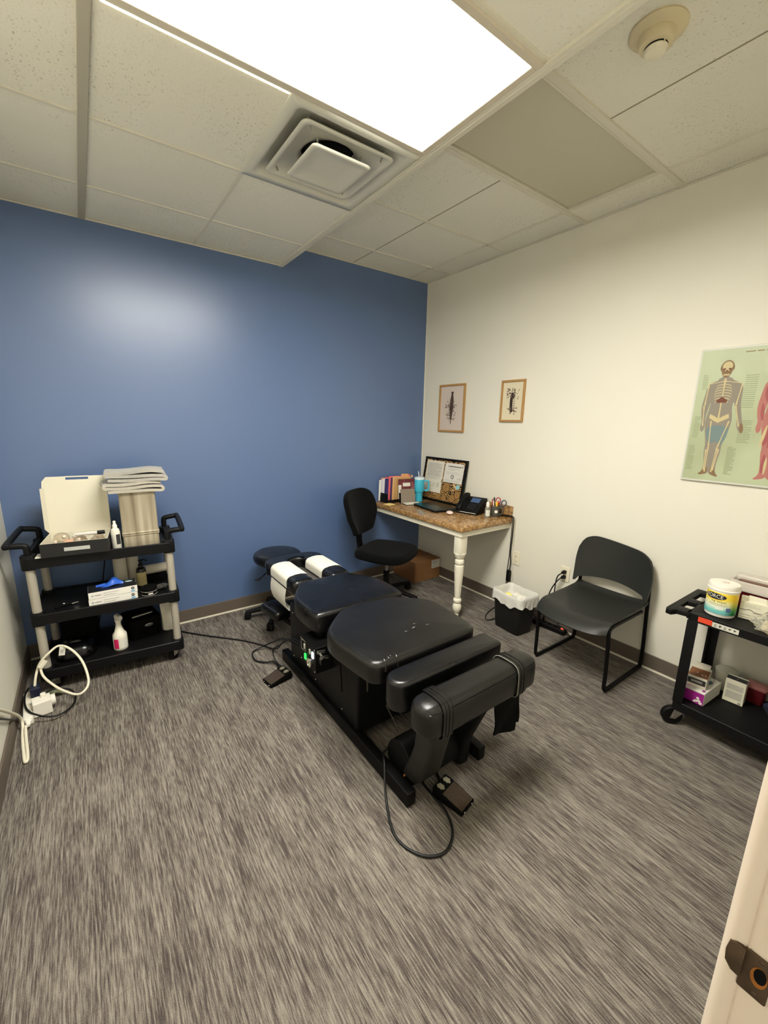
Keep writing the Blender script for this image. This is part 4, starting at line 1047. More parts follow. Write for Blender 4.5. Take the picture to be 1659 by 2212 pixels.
p = thing('pen_cup', 'grey mug holding pens and scissors on the desk', 'pen cup', (-.075, -1.055, DZ))
m = MB(); m.lathe([(.036, 0), (.038, .003), (.039, .090), (.036, .091), (.035, .006)], 36, cap1=True); m.build('body', mat('dark_grey_glaze', (78, 76, 70), .4, var=(40, .2)), p)
m = MB(RZ(radians(-72))); m.tube(smooth_pts([(.037, 0, .075), (.058, 0, .072), (.062, 0, .045), (.05, 0, .022), (.037, 0, .02)], 5), .005, 8); m.build('handle', MATS['dark_grey_glaze'], p)
m = MB(RZ(radians(-42)) @ frame((0, -.0392, .046), (1, 0, 0), (0, 0, 1))); m.lathe([(.013, -.0005), (.013, .001)], 24); m.build('round_emblem', M_white, p)
def pen(lab, c, dx, dy, lean, az, L, cap=None, r=.0042):
    q = thing('pen', lab, 'pen', (-.075 + dx, -1.055 + dy, DZ + .008), 0, 'pens in the grey cup')
    M0 = RZ(az) @ RY(lean)
    m = MB(M0); m.lathe([(.001, 0), (r * .8, .012), (r, .02), (r, L)], 10); m.build('barrel', mat('pen_%d_%d_%d' % c, c, .4), q)
    m = MB(M0); m.lathe([(r * 1.15, L - .03), (r * 1.15, L), (r * .7, L + .012)], 10); m.build('pen_cap', mat('pen_%d_%d_%d' % (cap or c), cap or c, .4), q)
pen('yellow highlighter in the grey cup', (236, 186, 40), -.010, -.018, .05, 1.0, .108, (240, 200, 50), .007)
pen('black marker upright in the grey cup', (26, 26, 28), -.008, .006, .04, 2.0, .142, (20, 20, 22), .006)
pen('red pen leaning left in the grey cup', (170, 44, 40), -.014, .010, .10, 2.6, .125)
pen('white pen leaning left at the rim of the cup', (220, 214, 204), -.016, -.002, .12, 2.9, .118)
pen('coral pen in the middle of the grey cup', (222, 96, 84), .004, -.010, .06, -1.2, .118)
pen('brown pencil leaning left in the grey cup', (150, 92, 60), -.004, .016, .10, 2.0, .128)
pen('grey pen leaning right in the grey cup', (120, 120, 124), .014, .006, .08, -.9, .110)
q = thing('scissors', 'scissors with red and navy loop handles in the grey cup', 'scissors', (-.066, -1.058, DZ + .01))
for s, c in ((-1, (166, 44, 44)), (1, (40, 52, 84))):
    M0 = RZ(radians(-76)) @ RY(radians(17 + s * 7))
    m = MB(M0 @ T(.0, 0, .110) @ RX(pi / 2)); m.tube([(.020 * cos(a) + s * .012, .027 * sin(a) + .012, 0) for a in [2 * pi * k / 20 for k in range(20)]], .0042, 8, True); m.build('handle', mat('scissor_%d' % c[0], c, .4), q)
    m = MB(M0); m.box(-.006, .006, s * .001, s * .001 + .0015, 0, .115); m.build('blade', M_chrome, q, smooth=False)

# cords from the desk down the wall
cc = cord('power_cable', 'black adapter cord hanging from the desk end down the wall', [(-.030, -.93, DZ + .006), (-.029, -1.02, DZ + .006), (-.029, -1.10, DZ + .008), (-.028, -1.165, DZ + .014), (-.024, -1.205, DZ + .012), (-.026, -1.212, DZ - .04), (-.022, -1.206, .62), (-.020, -1.20, .50), (-.022, -1.212, .40), (-.024, -1.203, .30), (-.03, -1.20, .20), (-.035, -1.20, .10)], .0042, M_cordb)
m = wmb(cc); m.box(-.04, -.012, -1.222, -1.188, .235, .335); m.build('power_adapter', M_black, cc, smooth=False, bevel=.006)
cord('phone_cable', 'thin black cord hanging beside the adapter cord at the desk', [(-.029, -.95, DZ + .016), (-.028, -1.10, DZ + .018), (-.026, -1.175, DZ + .020), (-.020, -1.192, DZ + .004), (-.016, -1.190, .62), (-.014, -1.186, .45), (-.016, -1.180, .34), (-.016, -1.180, .24), (-.02, -1.178, .14), (-.03, -1.175, .05)], .0028, M_cordb)
cord('data_cable', 'thin white cord hanging behind the black cords to the floor', [(-.02, -1.215, DZ + .01), (-.010, -1.214, .60), (-.008, -1.228, .35), (-.012, -1.240, .16), (-.016, -1.25, .03)], .0022, M_cordw)

# outlets
def outlet(lab, y, z, plugs):
    p = thing('wall_outlet', lab, 'outlet', (-.001, y, z), 0, 'wall outlets')
    F = frame((0, 0, 0), (0, -1, 0), (0, 0, 1))
    m = MB(F); m.prism(rrect(.072, .116, .005, 3), 0, .006, r=.003); m.build('cover_plate', M_ivory, p)
    for s in (-1, 1):
        m = MB(F); m.prism(rrect(.034, .029, .010, 4, 0, s * .0195), .005, .0075, r=.001); so_ = m.build('socket', M_ivory, p)
        m = MB(F); m.box(-.008, -.006, s * .0195 - .002, s * .0195 + .007, .0072, .0078); m.box(.006, .008, s * .0195 - .002, s * .0195 + .007, .0072, .0078); m.prism(circ(.0025, 10, 0, s * .0195 - .008), .0072, .0078); m.build('slot', M_matte, so_, smooth=False)
    m = MB(F); m.ball((0, 0, .006), .003, 6); m.build('plate_screw', M_ivory, p)
    return p
outlet('ivory wall outlet near the desk cords, low on the right wall', -1.248, .450, 0)
outlet('ivory wall outlet with two black plugs, left of the guest chair', -1.690, .450, 2)
for lab, pts in (('black plug and cord in the upper socket left of the guest chair', [(-.012, -1.69, .4695), (-.05, -1.685, .462), (-.062, -1.668, .44), (-.05, -1.65, .38), (-.04, -1.645, .28), (-.032, -1.66, .16), (-.024, -1.69, .06), (-.022, -1.70, .012)]), ('black plug and cord in the lower socket left of the guest chair', [(-.012, -1.69, .4305), (-.05, -1.684, .424), (-.064, -1.668, .40), (-.06, -1.63, .33), (-.05, -1.60, .24), (-.030, -1.575, .12), (-.022, -1.56, .02), (-.022, -1.52, .008)])):
    c = cord('plug_cable', lab, pts, .0045, M_cordb, 'cable', 'cords plugged in beside the guest chair')
    m = wmb(c); y, z = pts[0][1], pts[0][2]; m.rings([[(x, y + a, z + b_) for a, b_ in rrect(w_, h_, .005, 3)] for x, w_, h_ in ((-.009, .026, .024), (-.03, .024, .022), (-.05, .014, .014))]); m.build('plug', M_black, c)

# power strip under the guest chair
p = thing('power_strip', 'black power strip with a red light, on the floor by the chair', 'power strip', (-.062, -1.64, 0), radians(4))
m = MB(); m.prism(rrect(.052, .27, .008, 3), .002, .040, r=.005); m.build('body', M_black, p)
for k in range(4): 
    m = MB(); m.prism(rrect(.030, .028, .008, 3, 0, .085 - .045 * k), .0395, .042, r=.001); m.build('socket', M_matte, p)
m = MB(); m.prism(rrect(.014, .020, .002, 2, 0, -.108), .039, .045, r=.001); m.build('switch_light', mat('red_lamp', (250, 80, 50), .4, emit=((255, 90, 60), 1.6)), p)
cord('strip_cable', 'black cord looping over the power strip to the wall', [(-.062, -1.503, .02), (-.085, -1.485, .018), (-.110, -1.44, .012), (-.09, -1.40, .02), (-.06, -1.45, .08), (-.065, -1.56, .10), (-.08, -1.66, .085), (-.075, -1.75, .065), (-.055, -1.79, .03), (-.022, -1.78, .012)], .0042, M_cordb)
cord('floor_cable', 'black cord curling out to the left of the wastebasket', [(-.05, -1.20, .05), (-.12, -1.17, .01), (-.22, -1.19, .007), (-.32, -1.235, .007), (-.36, -1.285, .007), (-.31, -1.305, .008), (-.20, -1.295, .008), (-.13, -1.33, .008), (-.12, -1.42, .01), (-.115, -1.47, .008)], .0042, M_cordb)

# wastebasket
p = thing('wastebasket', 'black wastebasket with a white plastic liner beside the desk', 'trash can', (-.286, -1.474, 0), radians(-4))
def loop(w_, d_, r_, z): return [(x, y, z) for x, y in rrect(w_, d_, r_, 6)]
m = MB(); m.rings([loop(.165, .225, .03, .0), loop(.170, .230, .03, .004), loop(.205, .275, .035, .285), loop(.212, .282, .035, .288), loop(.212, .282, .035, .294), loop(.200, .270, .035, .294), loop(.165, .225, .03, .012)]); m.build('bin', mat('black_bin_plastic', (17, 17, 17), .55), p)
M_liner = mat('white_liner', (208, 206, 198), .32, bump=(45, .8, 'noise'))
rnd = random.Random(2); ph = [rnd.uniform(0, 6.28) for _ in range(6)]
def rag(w_, d_, r_, z, amp, zamp):
    P = [V(p) for p in rrect(w_, d_, r_, 8)]; L = [0]
    for i in range(len(P)): L.append(L[-1] + (P[(i + 1) % len(P)] - P[i]).length)
    out = []
    for k in range(110):
        t_ = L[-1] * k / 110; i = max(j for j in range(len(P)) if L[j] <= t_ + 1e-9)
        q = P[i].lerp(P[(i + 1) % len(P)], (t_ - L[i]) / max(1e-6, L[i + 1] - L[i])); s_ = 2 * pi * k / 110
        e = 1 + amp * (.6 * sin(9 * s_ + ph[0] + z * 40) + .5 * sin(21 * s_ + ph[1] - z * 90) + .3 * sin(37 * s_ + ph[2]))
        out.append((q.x * e, q.y * e, z + zamp * (sin(4 * s_ + ph[3]) + .6 * sin(11 * s_ + ph[4]))))
    return out
m = MB(); m.rings([rag(.232, .302, .04, .226, .034, .012), rag(.229, .299, .04, .242, .026, .006), rag(.227, .297, .04, .258, .018, .004), rag(.225, .295, .04, .272, .010, .002), rag(.222, .292, .04, .285, .004, .002), rag(.219, .289, .038, .302, .002, .002), rag(.206, .276, .036, .306, .003, .002), rag(.192, .260, .035, .292, .010, .002), rag(.184, .25, .033, .26, .028, .003), rag(.17, .235, .03, .22, .02, .002), rag(.10, .15, .03, .20, .03, .006)], False, True)
m.build('liner', M_liner, p, ang=80)
def crumple(name, lab, cat, loc, r, mm, seed, group=None, sz=.6):
    rnd = random.Random(seed); m = MB(); bm = m.bm
    bmesh.ops.create_icosphere(bm, subdivisions=3, radius=r)
    from mathutils import noise as N
    off = V((seed * 3.1, seed * 1.7, 0))
    for v in bm.verts:
        d = v.co.normalized(); k = 1 + .35 * N.noise(d * 2.2 + off) + .25 * abs(N.noise(d * 5 + off)); v.co = d * r * k; v.co.z *= sz
    zmin = min(v.co.z for v in bm.verts)
    for v in bm.verts: v.co.z -= zmin
    o = m.build(name, mm, None, ang=25); o.location = loc
    return tag(o, lab, cat, group)
crumple('crumpled_tissue', 'crumpled white tissue on top of the trash in the wastebasket, nearer the camera', 'tissue', (-.291, -1.535, .236), .038, M_paper, 3, 'trash in the wastebasket')
crumple('crumpled_tissue', 'crumpled white tissue at the wall side of the wastebasket', 'tissue', (-.252, -1.465, .236), .030, M_paper, 5, 'trash in the wastebasket')
crumple('crumpled_wrapper', 'crumpled yellow wrapper among the trash in the wastebasket', 'wrapper', (-.315, -1.428, .248), .027, mat('lemon_wrapper', (240, 232, 120), .5), 8, 'trash in the wastebasket', .5)

# cardboard box under the desk
p = thing('cardboard_box', 'brown cardboard box with a white shipping label under the desk', 'box', (-.17, -.188, 0))
m = MB(); m.box(-.175, .155, -.172, .172, 0, .205); m.build('carton', M_card, p, smooth=False, bevel=.003)
m = MB(); m.box(-.176, .156, -.022, .022, .2045, .2062); m.box(-.1757, -.174, -.022, .022, .15, .206); m.build('packing_tape', M_cardtape, p, smooth=False)
m = MB(frame((0, -.1725, 0), (1, 0, 0), (0, 0, 1))); m.box(.04, .150, .11, .195, 0, .0008); lb = m.build('shipping_label', M_paper, p, smooth=False)
m = MB(frame((0, -.1725, 0), (1, 0, 0), (0, 0, 1))); m.use(M_greyink); scribble(m, .046, .11, .15, .19, 6, .003, .0012, .9, 61); scribble(m, .046, .10, .118, .142, 4, .0028, .0012, .9, 62); m.build('label_text', None, lb, smooth=False, fix=False)
# ------------------------------------------------------------------ utility cart on the left
CA = radians(-5); CX, CY = -2.795, -.305
CM = T(CX, CY, 0) @ RZ(CA)
def cw(x, y, z): return tuple(CM @ V((x, y, z)))
t = thing('utility_cart', 'three-shelf black utility cart with silver posts in the left corner', 'cart', (CX, CY, 0), CA)
for nm, z0, z1, deck in (('shelf', .078, .142, .132), ('shelf', .412, .478, .470), ('shelf', .738, .802, .784)):
    m = MB(); wx_, dy_ = .735, .43
    m.rings([[(x, y, z) for x, y in rrect(w_, d_, r_, 5)] for w_, d_, r_, z in ((wx_ - .03, dy_ - .03, .03, z0), (wx_, dy_, .04, z0 + .006), (wx_, dy_, .04, z1 - .004), (wx_ - .008, dy_ - .008, .036, z1), (wx_ - .034, dy_ - .034, .03, z1 - .002), (wx_ - .044, dy_ - .044, .028, deck), (wx_ - .25, dy_ - .15, .02, deck))])
    m.build(nm, M_cart, t)
PX, PY = .335, .178
for sx in (-1, 1):
    for sy in (-1, 1):
        m = MB(); m.tube([(sx * PX, sy * PY, .135), (sx * PX, sy * PY, .745)], .0215, 20); m.build('post', M_alu, t)
        for z0, z1 in ((.076, .150), (.408, .486), (.734, .815)): MB().prism(rrect(.066, .062, .018, 4, sx * PX, sy * PY), z0, z1, r=.004).build('corner_block', M_cart, t)
        m = MB(T(sx * (PX - .03), sy * (PY - .02), 0) @ RZ(.5 * sx - .4 * sy)); Mw = frame((0, 0, .036), (1, 0, 0), (0, 0, 1))
        m.lathe([(.012, -.013), (.034, -.013), (.036, -.008), (.036, .008), (.034, .013), (.012, .013)], 24, Mw); wh = m.build('caster_wheel', M_rubber, t)
        m = MB(T(sx * (PX - .03), sy * (PY - .02), 0) @ RZ(.5 * sx - .4 * sy)); m.box(-.02, .02, -.019, -.016, .03, .078); m.box(-.02, .02, .016, .019, .03, .078); m.box(-.026, .026, -.026, .026, .072, .079); m.build('caster_fork', M_chrome, wh, smooth=False, bevel=.002)
    m = MB(); x = sx * PX
    m.tube(smooth_pts([(x, -PY, .80), (x, -PY, .850), (x + sx * .012, -PY, .866), (x + sx * .07, -PY - .004, .872), (x + sx * .082, -PY + .014, .874), (x + sx * .082, PY - .014, .884), (x + sx * .07, PY, .884), (x + sx * .012, PY, .876), (x, PY, .858), (x, PY, .80)], 5), .0165, 12)
    m.build('handle', M_cart, t)
    m = MB(); m.box(x - .012, x + .012, -PY + .02, PY - .02, .80, .825); m.build('handle_rail', M_cart, t, smooth=False, bevel=.004)

# white lined mailer box with cups
BA = CA + radians(-2)
bl = cw(-.268, -.232, .803)
p = thing('mailer_box', 'open black mailer box with white inside on the cart top', 'box', bl, BA)
M_boxw = mat('white_box_card', (214, 209, 190), .75); M_boxb = mat('black_box_card', (22, 22, 22), .55)
BWd, BD, BHt = .300, .25, .074; th = .004
m = MB()
m.use(M_boxb); m.box(0, BWd, -.003, 0, 0, BHt); m.box(-.003, 0, -.003, BD, 0, BHt); m.box(BWd, BWd + .003, -.003, BD, 0, BHt)
m.use(M_boxw); m.box(0, BWd, 0, BD, 0, .004); m.box(0, BWd, 0, .004, .004, BHt); m.box(0, .004, .004, BD, .004, BHt + .001); m.box(BWd - .004, BWd, .004, BD, .004, BHt + .001); m.box(0, BWd, BD - .004, BD, .004, BHt)
m.build('tray', None, p, smooth=False)
LM = T(0, BD, BHt) @ RX(radians(-6))
m = MB(LM); m.use(M_boxw)
m.box(0, BWd, 0, .003, 0, .262)
m.quad((0, -.001, .262), (0, -.001, .0), (-.012, -.040, .03), (-.012, -.040, .262)); m.quad((BWd, -.001, .262), (BWd + .006, -.040, .262), (BWd + .006, -.040, .03), (BWd, -.001, .0))
fl = [(-.032, .262), (-.022, .312), (.0, .338), (BWd, .338), (BWd + .014, .312), (BWd + .02, .262)]
m.prism([(-.010, .262), (-.006, .300), (.014, .326), (.105, .326), (.105, .306), (.215, .306), (.215, .326), (BWd - .010, .326), (BWd + .002, .305), (BWd + .004, .262)], -.002, .0, frame((0, -.001, 0), (1, 0, 0), (0, 0, 1)))
m.prism([(.105, .3065), (.105, .296), (.215, .296), (.215, .3065)], -.002, 0, frame((0, -.001, 0), (1, 0, 0), (0, 0, 1))) if False else None
m.box(.105, .215, -.001, .001, .320, .327)
m.use(M_boxb); m.box(0, BWd, .003, .0045, 0, .262)
m.build('lid', None, p, smooth=False)
m = MB(frame((0, -.003, 0), (1, 0, 0), (0, 0, 1))); m.box(.100, .216, .026, .046, 0, .001); m.build('label_strip', mat('silver_label', (176, 178, 174), .4), p, smooth=False)
MBX = T(*bl) @ RZ(BA)
M_glass = mat('clear_cup', (236, 226, 214), .06, trans=.9, ior=1.35)
def cup(lab, x, y, z, r, h, az, tilt):
    q = thing('cupping_cup', lab, 'cup', tuple(MBX @ V((x, y, z))), az, 'clear cups in the mailer box')
    M0 = RX(tilt)
    m = MB(M0); m.lathe([(r, 0), (r * 1.03, .004), (r, h * .5), (r * .7, h * .9), (r * .25, h), (r * .2, h - .003), (r * .66, h * .86), (r * .93, h * .5), (r * .95, .003)], 24, cap0=False, cap1=False); m.build('glass', M_glass, q)
    m = MB(M0); m.lathe([(.008, h - .002), (.008, h + .014), (.005, h + .016)], 12); m.build('valve', mat('pale_valve', (224, 204, 184), .4), q)
cup('large clear cupping cup tipped up at the left of the mailer box', .060, .185, .045, .038, .058, .3, 1.1)
cup('clear cup with white valve at the front right of the mailer box', .238, .082, .038, .030, .046, -.4, 1.2)
cup('clear cup in the middle of the mailer box', .160, .062, .012, .032, .05, .2, .15)
cup('clear cup at the front left of the mailer box', .052, .050, .009, .030, .052, 1.2, .1)
cup('clear cup at the rear right of the mailer box', .235, .185, .010, .032, .05, 1.2, .1)
crumple('tangled_tubing', 'pinkish tangled tubing at the left inside the mailer box', 'tubing', tuple(MBX @ V((.108, .095, .030))), .026, mat('pink_tubing', (206, 160, 132), .5), 12)
crumple('cup_bag', 'crumpled clear bag at the centre of the mailer box', 'plastic bag', tuple(MBX @ V((.15, .17, .024))), .036, mat('milky_bag', (226, 214, 200), .3), 14)
q = thing('marker_pen', 'white marker with a black cap across the open mailer box', 'marker', tuple(MBX @ V((.135, .118, .084))), BA + radians(2))
m = MB(RY(pi / 2)); m.lathe([(.009, 0), (.010, .004), (.010, .115)], 16); m.build('barrel', mat('pale_barrel', (206, 204, 196), .35), q)
m = MB(RY(pi / 2)); m.lathe([(.0112, .108), (.0112, .140), (.009, .145)], 16); m.build('pen_cap', M_black, q)

# slim bottle, tin and towels
q = thing('spray_bottle', 'slim white bottle with black print between mailer box and tin', 'bottle', cw(.068, -.150, .786), CA)
m = MB(); m.lathe([(.022, 0), (.024, .004), (.024, .10), (.020, .118), (.012, .124)], 28); m.build('body', mat('pearl_bottle', (214, 212, 200), .35), q)
m = MB(); m.lathe([(.0125, .123), (.0125, .142), (.008, .146), (.007, .166), (.004, .168)], 20); m.build('cap', M_white, q)
g = [[(.0243 * sin(a), -.0243 * cos(a), z) for z in (.03, .09)] for a in [radians(5 + 8 * k) for k in range(8)]]
m = MB(); m.sheet(g, .0006); m.build('label', M_ink, q)
q = thing('metal_tin', 'tall square brushed metal tin with ridged band under folded towels', 'tin', cw(.195, -.085, .786), CA + radians(2))
m = MB(); rr = lambda w_, d_, z, r_=.014: [(x, y, z) for x, y in rrect(w_, d_, r_, 4)]
m.rings([rr(.186, .150, 0), rr(.188, .152, .004)] + [rr(.188, .152, .068), rr(.196, .160, .072), rr(.196, .160, .077), rr(.185, .149, .080), rr(.196, .160, .083), rr(.196, .160, .088), rr(.188, .152, .092), rr(.188, .152, .315), rr(.192, .156, .320), rr(.192, .156, .330), rr(.182, .146, .330), rr(.180, .144, .30)], True, True)
m.build('can', M_steel, q)
def folded(q, name, w_, d_, n, gap, th_, mm, seed, M0=I4, trim=None):
    """towel folded n times: a serpentine profile along X, extruded along Y with soft drape"""
    prof = []
    for k in range(n):
        z = th_ / 2 + k * gap; a, b_ = (-w_ / 2, w_ / 2) if k % 2 == 0 else (w_ / 2, -w_ / 2)
        a *= 1 - .05 * ((k + seed) % 2); 
        for j in range(9):
            s = j / 8; prof.append((a + (b_ - a) * s, z + .0035 * sin(5 * s + k + seed)))
        if k < n - 1:
            for j in range(1, 4):
                an = pi * j / 4; prof.append((b_ + math.copysign(gap * .55 * sin(an), b_), z + gap * (1 - cos(an)) / 2))
    g = []
    rnd = random.Random(seed)
    for j in range(8):
        v = j / 7; g.append([(x + .006 * sin(3 * v + seed), -d_ / 2 + d_ * v, z - .012 * max(0, abs(x) / (w_ / 2) - .55) * (1 if x > 0 else .4) + .003 * sin(6 * v + x * 20)) for x, z in prof])
    m = MB(M0); m.sheet(g, th_); o = m.build(name, mm, q, ang=80)
    return o
M_towel = mat('pale_grey_towel', (168, 163, 150), .95, bump=(260, .8, 'noise'), sheen=.3); M_towel2 = mat('cool_grey_towel', (158, 155, 147), .95, bump=(260, .8, 'noise'), sheen=.3)
tz = .786 + .331
q = thing('folded_towel', 'lower folded grey towel on the metal tin, ends fanned to the left', 'towel', cw(.178, -.085, tz + .001), CA + radians(4), 'folded towels on the tin')
folded(q, 'cloth', .275, .19, 3, .0215, .016, M_towel, 1)
q = thing('folded_towel', 'upper folded grey towel on top of the towel stack on the tin', 'towel', cw(.205, -.080, tz + .064), CA + radians(-3), 'folded towels on the tin')
folded(q, 'cloth', .285, .19, 3, .0225, .017, M_towel2, 2)

# middle shelf
zs = .471
def roll(lab, x, y, h, r, mm, group):
    q = thing('paper_roll', lab, 'paper roll', cw(x, y, zs), 0, group)
    m = MB(); m.lathe([(r, 0), (r, h), (.020, h), (.020, h - .02)], 32, cap1=False); m.build('paper', mm, q)
    m = MB(); m.lathe([(.0205, h - .03), (.0205, h + .001), (.0185, h + .001), (.0185, h - .03)], 24, cap0=False, cap1=False); m.build('core', M_card, q)
M_roll = mat('roll_paper', (206, 200, 184), .85)
roll('white paper roll standing in front of two others on the middle shelf', .058, .105, .185, .036, M_roll, 'paper rolls on the middle shelf')
roll('white paper roll standing behind the lotion bottle', .125, .150, .185, .036, M_roll, 'paper rolls on the middle shelf')
roll('white paper roll standing hindmost at the left of the rolls', .045, .160, .178, .030, M_roll, 'paper rolls on the middle shelf')
q = thing('paper_roll', 'long white paper roll lying on the middle shelf by the right posts', 'paper roll', cw(.17, .10, zs + .075), CA, 'paper rolls on the middle shelf')
m = MB(frame((0, 0, 0), (0, 1, 0), (0, 0, 1))); m.lathe([(.031, 0), (.031, .165)], 28); m.build('paper', M_roll, q)
q.rotation_euler = (0, 0, CA + radians(8))
tag(MB(CM @ T(.25, .105, zs + .0005)).box(-.07, .07, -.035, .035, 0, .043).build('black_case', M_matte, None, smooth=False, bevel=.006), 'black case beneath the lying paper roll on the middle shelf', 'case')
q = thing('lotion_bottle', 'dark pump bottle with a tan label on the middle shelf', 'pump bottle', cw(.172, .012, zs))
m = MB(); m.lathe([(.027, 0), (.029, .004), (.029, .105), (.025, .122), (.013, .132), (.012, .138)], 32); m.build('bottle', mat('dark_amber', (26, 20, 16), .2), q)
g = [[(.0294 * sin(a), -.0294 * cos(a), z) for z in (.012, .100)] for a in [radians(-95 + 12 * k) for k in range(14)]]; m = MB(); m.sheet(g, .0006); m.build('label', mat('tan_label', (178, 164, 118), .6, var=(40, .1)), q)
m = MB(); m.lathe([(.0135, .136), (.0135, .150), (.005, .152), (.005, .170), (.011, .171), (.011, .178)], 20); m.tube(smooth_pts([(0, 0, .175), (.022, -.008, .177), (.036, -.013, .170)], 5), .004, 8); m.build('pump', M_black, q)
def glovebox(lab, z, az, dx):
    q = thing('glove_box', lab, 'glove box', cw(.018 + dx, -.128, z), CA + az, 'glove boxes on the cart')
    m = MB(); m.box(-.122, .122, -.063, .063, 0, .0405); m.build('carton', mat('glove_box_white', (226, 224, 216), .5), q, smooth=False, bevel=.001)
    m = MB(); m.box(-.121, .121, -.062, .062, .0404, .0415); top = m.build('black_top', mat('glove_box_black', (24, 24, 26), .35), q, smooth=False)
    Ff = frame((0, -.0632, 0), (1, 0, 0), (0, 0, 1))
    m = MB(Ff); m.use(M_greyink); scribble(m, -.092, -.06, .014, .026, 1, .006, .0004, 1, 71); scribble(m, -.05, .06, .022, .03, 1, .003, .0004, .9, 72); scribble(m, -.05, .02, .010, .016, 1, .003, .0004, .9, 73); m.build('front_print', None, q, smooth=False, fix=False)
    m = MB(Ff); m.lathe([(.009, 0), (.009, .0006)], 24, T(.098, .026, 0)); m.build('size_badge', M_ink, q)
    text_mesh('M', .012, q and Ff @ T(.098, .026, .0011), M_white, q, 'size_letter')
    m = MB(Ff); m.box(.088, .108, .004, .014, 0, .0006); m.build('blue_patch', mat('glove_blue_print', (120, 176, 214), .5), q, smooth=False)
    m = MB(Ff); ring(m, -.103, .020, .003, .0055, .0006, mat('teal_ring', (90, 130, 150), .6)); m.build('round_logo', None, q, smooth=False, fix=False)
    return q
glovebox('lower white glove box of the two on the middle shelf', zs, radians(4), 0)
gb = glovebox('upper glove box with black top, a blue glove on it', zs + .0417, radians(5), .001)
m = MB(); m.prism(circ(.020, 20, .085, .03, .014), .0414, .0419); m.build('blue_oval', mat('pale_blue_print', (196, 224, 228), .5), gb)
q = thing('nitrile_glove', 'crumpled blue glove pulled out on the upper glove box', 'glove', cw(.012, -.115, zs + .0835), CA)
m = MB(); g = []
for i in range(13):
    u = i / 12; row = []
    for j in range(9):
        v = j / 8 * 2 - 1
        x = -.062 + .125 * u; wv = .012 + .022 * sin(pi * min(1, u * 1.1)) ** 1.2
        z = .004 + .040 * math.exp(-((u - .62) / .22) ** 2) * (1 - v * v) ** .6 + .004 * sin(9 * u + 4 * v)
        row.append((x, v * wv + .01 * u, z))
    g.append(row)
m.sheet(g, .003); m.build('palm', mat('nitrile_blue', (44, 96, 200), .45), q, ang=60)
m = MB()
for k, (a, L) in enumerate(((-.3, .05), (.05, .055), (.4, .045))): m.tube(smooth_pts([(-.03, -.004 + .006 * k, .010), (-.055, -.014 + .008 * k, .008), (-.075, -.016 + .01 * k, .006)], 4), .006, 8, r_end=.004)
m.build('finger', mat('nitrile_blue2', (44, 96, 200), .45), q)
q = thing('jar', 'round black jar with black lid and label band on the middle shelf', 'jar', cw(.205, -.150, zs))
m = MB(); m.lathe([(.040, 0), (.042, .003), (.042, .030)], 36); m.build('body', M_black, q)
m = MB(); m.lathe([(.0435, .030), (.0435, .048), (.040, .051), (.01, .0515)], 36); m.build('lid', M_matte, q)
m = MB(); 
for z in (.004, .026): m.tube([(.0423 * cos(a), .0423 * sin(a), z) for a in [2 * pi * k / 36 for k in range(36)]], .0007, 4, True)
g = [[(.0426 * sin(a), -.0426 * cos(a), z) for z in (.011, .018)] for a in [radians(-12 + 5 * k) for k in range(8)]]; m.sheet(g, .0006); m.build('label', M_white, q)
crumple('clear_bag', 'crumpled clear bag with dark bits beside the black jar', 'plastic bag', cw(.278, -.085, zs), .030, mat('smoky_bag', (110, 106, 98), .18, trans=.5), 21, None, .45)
q = thing('hand_tool', 'small black tool with steel tip at the left of the middle shelf', 'tool', cw(-.215, -.13, zs), CA + .5)
m = MB(); m.tube(smooth_pts([(-.05, 0, .008), (-.01, .004, .010), (.03, 0, .008)], 5), .007, 8); m.build('grip', M_matte, q)
m = MB(); m.tube([(.028, 0, .008), (.062, -.004, .007)], .004, 8); m.ball((.0, .02, .012), .008, 8); m.build('tip', M_chrome, q)

# bottom shelf
zb = .133
q = thing('cleaner_bottle', 'white trigger-spray cleaner bottle with a pink label on the bottom shelf', 'spray bottle', cw(.022, -.115, zb), CA)
m = MB(); m.lathe([(.036, 0), (.039, .004), (.039, .085), (.037, .100), (.026, .116), (.019, .140), (.0145, .162), (.0135, .178)], 36); m.build('bottle', mat('hdpe_white', (230, 226, 210), .4), q)
m = MB(); m.lathe([(.0155, .174), (.0155, .194)], 24); m.prism([(-.032, .194), (.022, .194), (.024, .214), (.012, .226), (-.030, .222), (-.04, .212)], -.010, .010, RZ(radians(120)) @ frame((0, 0, 0), (1, 0, 0), (0, 0, 1)), r=.003); m.tube(smooth_pts([(-.012, .020, .198), (-.016, .028, .18), (-.012, .024, .166)], 4), .004, 6); m.build('trigger', M_white, q)
R0 = .0394
g = [[(R0 * sin(a), -R0 * cos(a), z) for z in (.014, .080)] for a in [radians(-70 + 10 * k) for k in range(15)]]; m = MB(); m.sheet(g, .0006); lb = m.build('label', M_paper, q)
g = [[((R0 + .0006) * sin(a), -(R0 + .0006) * cos(a), z) for z in (.016, .078)] for a in [radians(-52 + 8 * k) for k in range(6)]]; m = MB(); m.sheet(g, .0006); m.build('pink_panel', mat('hot_pink_print', (214, 34, 96), .5), lb)
m = MB(); m.use(M_greyink); rnd = random.Random(5)
for k in range(9):
    z = .022 + .006 * k; a0, a1 = radians(-6), radians(rnd.uniform(20, 38)); m.quad(*[((R0 + .0008) * sin(a), -(R0 + .0008) * cos(a), z + dz) for a, dz in ((a0, 0), ((a1), 0), (a1, .002), (a0, .002))])
m.build('label_text', None, lb, smooth=False, fix=False)
q = thing('storage_basket', 'soft black storage basket with an oval tag on bottom shelf', 'basket', cw(.140, .045, zb), CA + radians(14))
m = MB(); w_, d_ = .19, .20
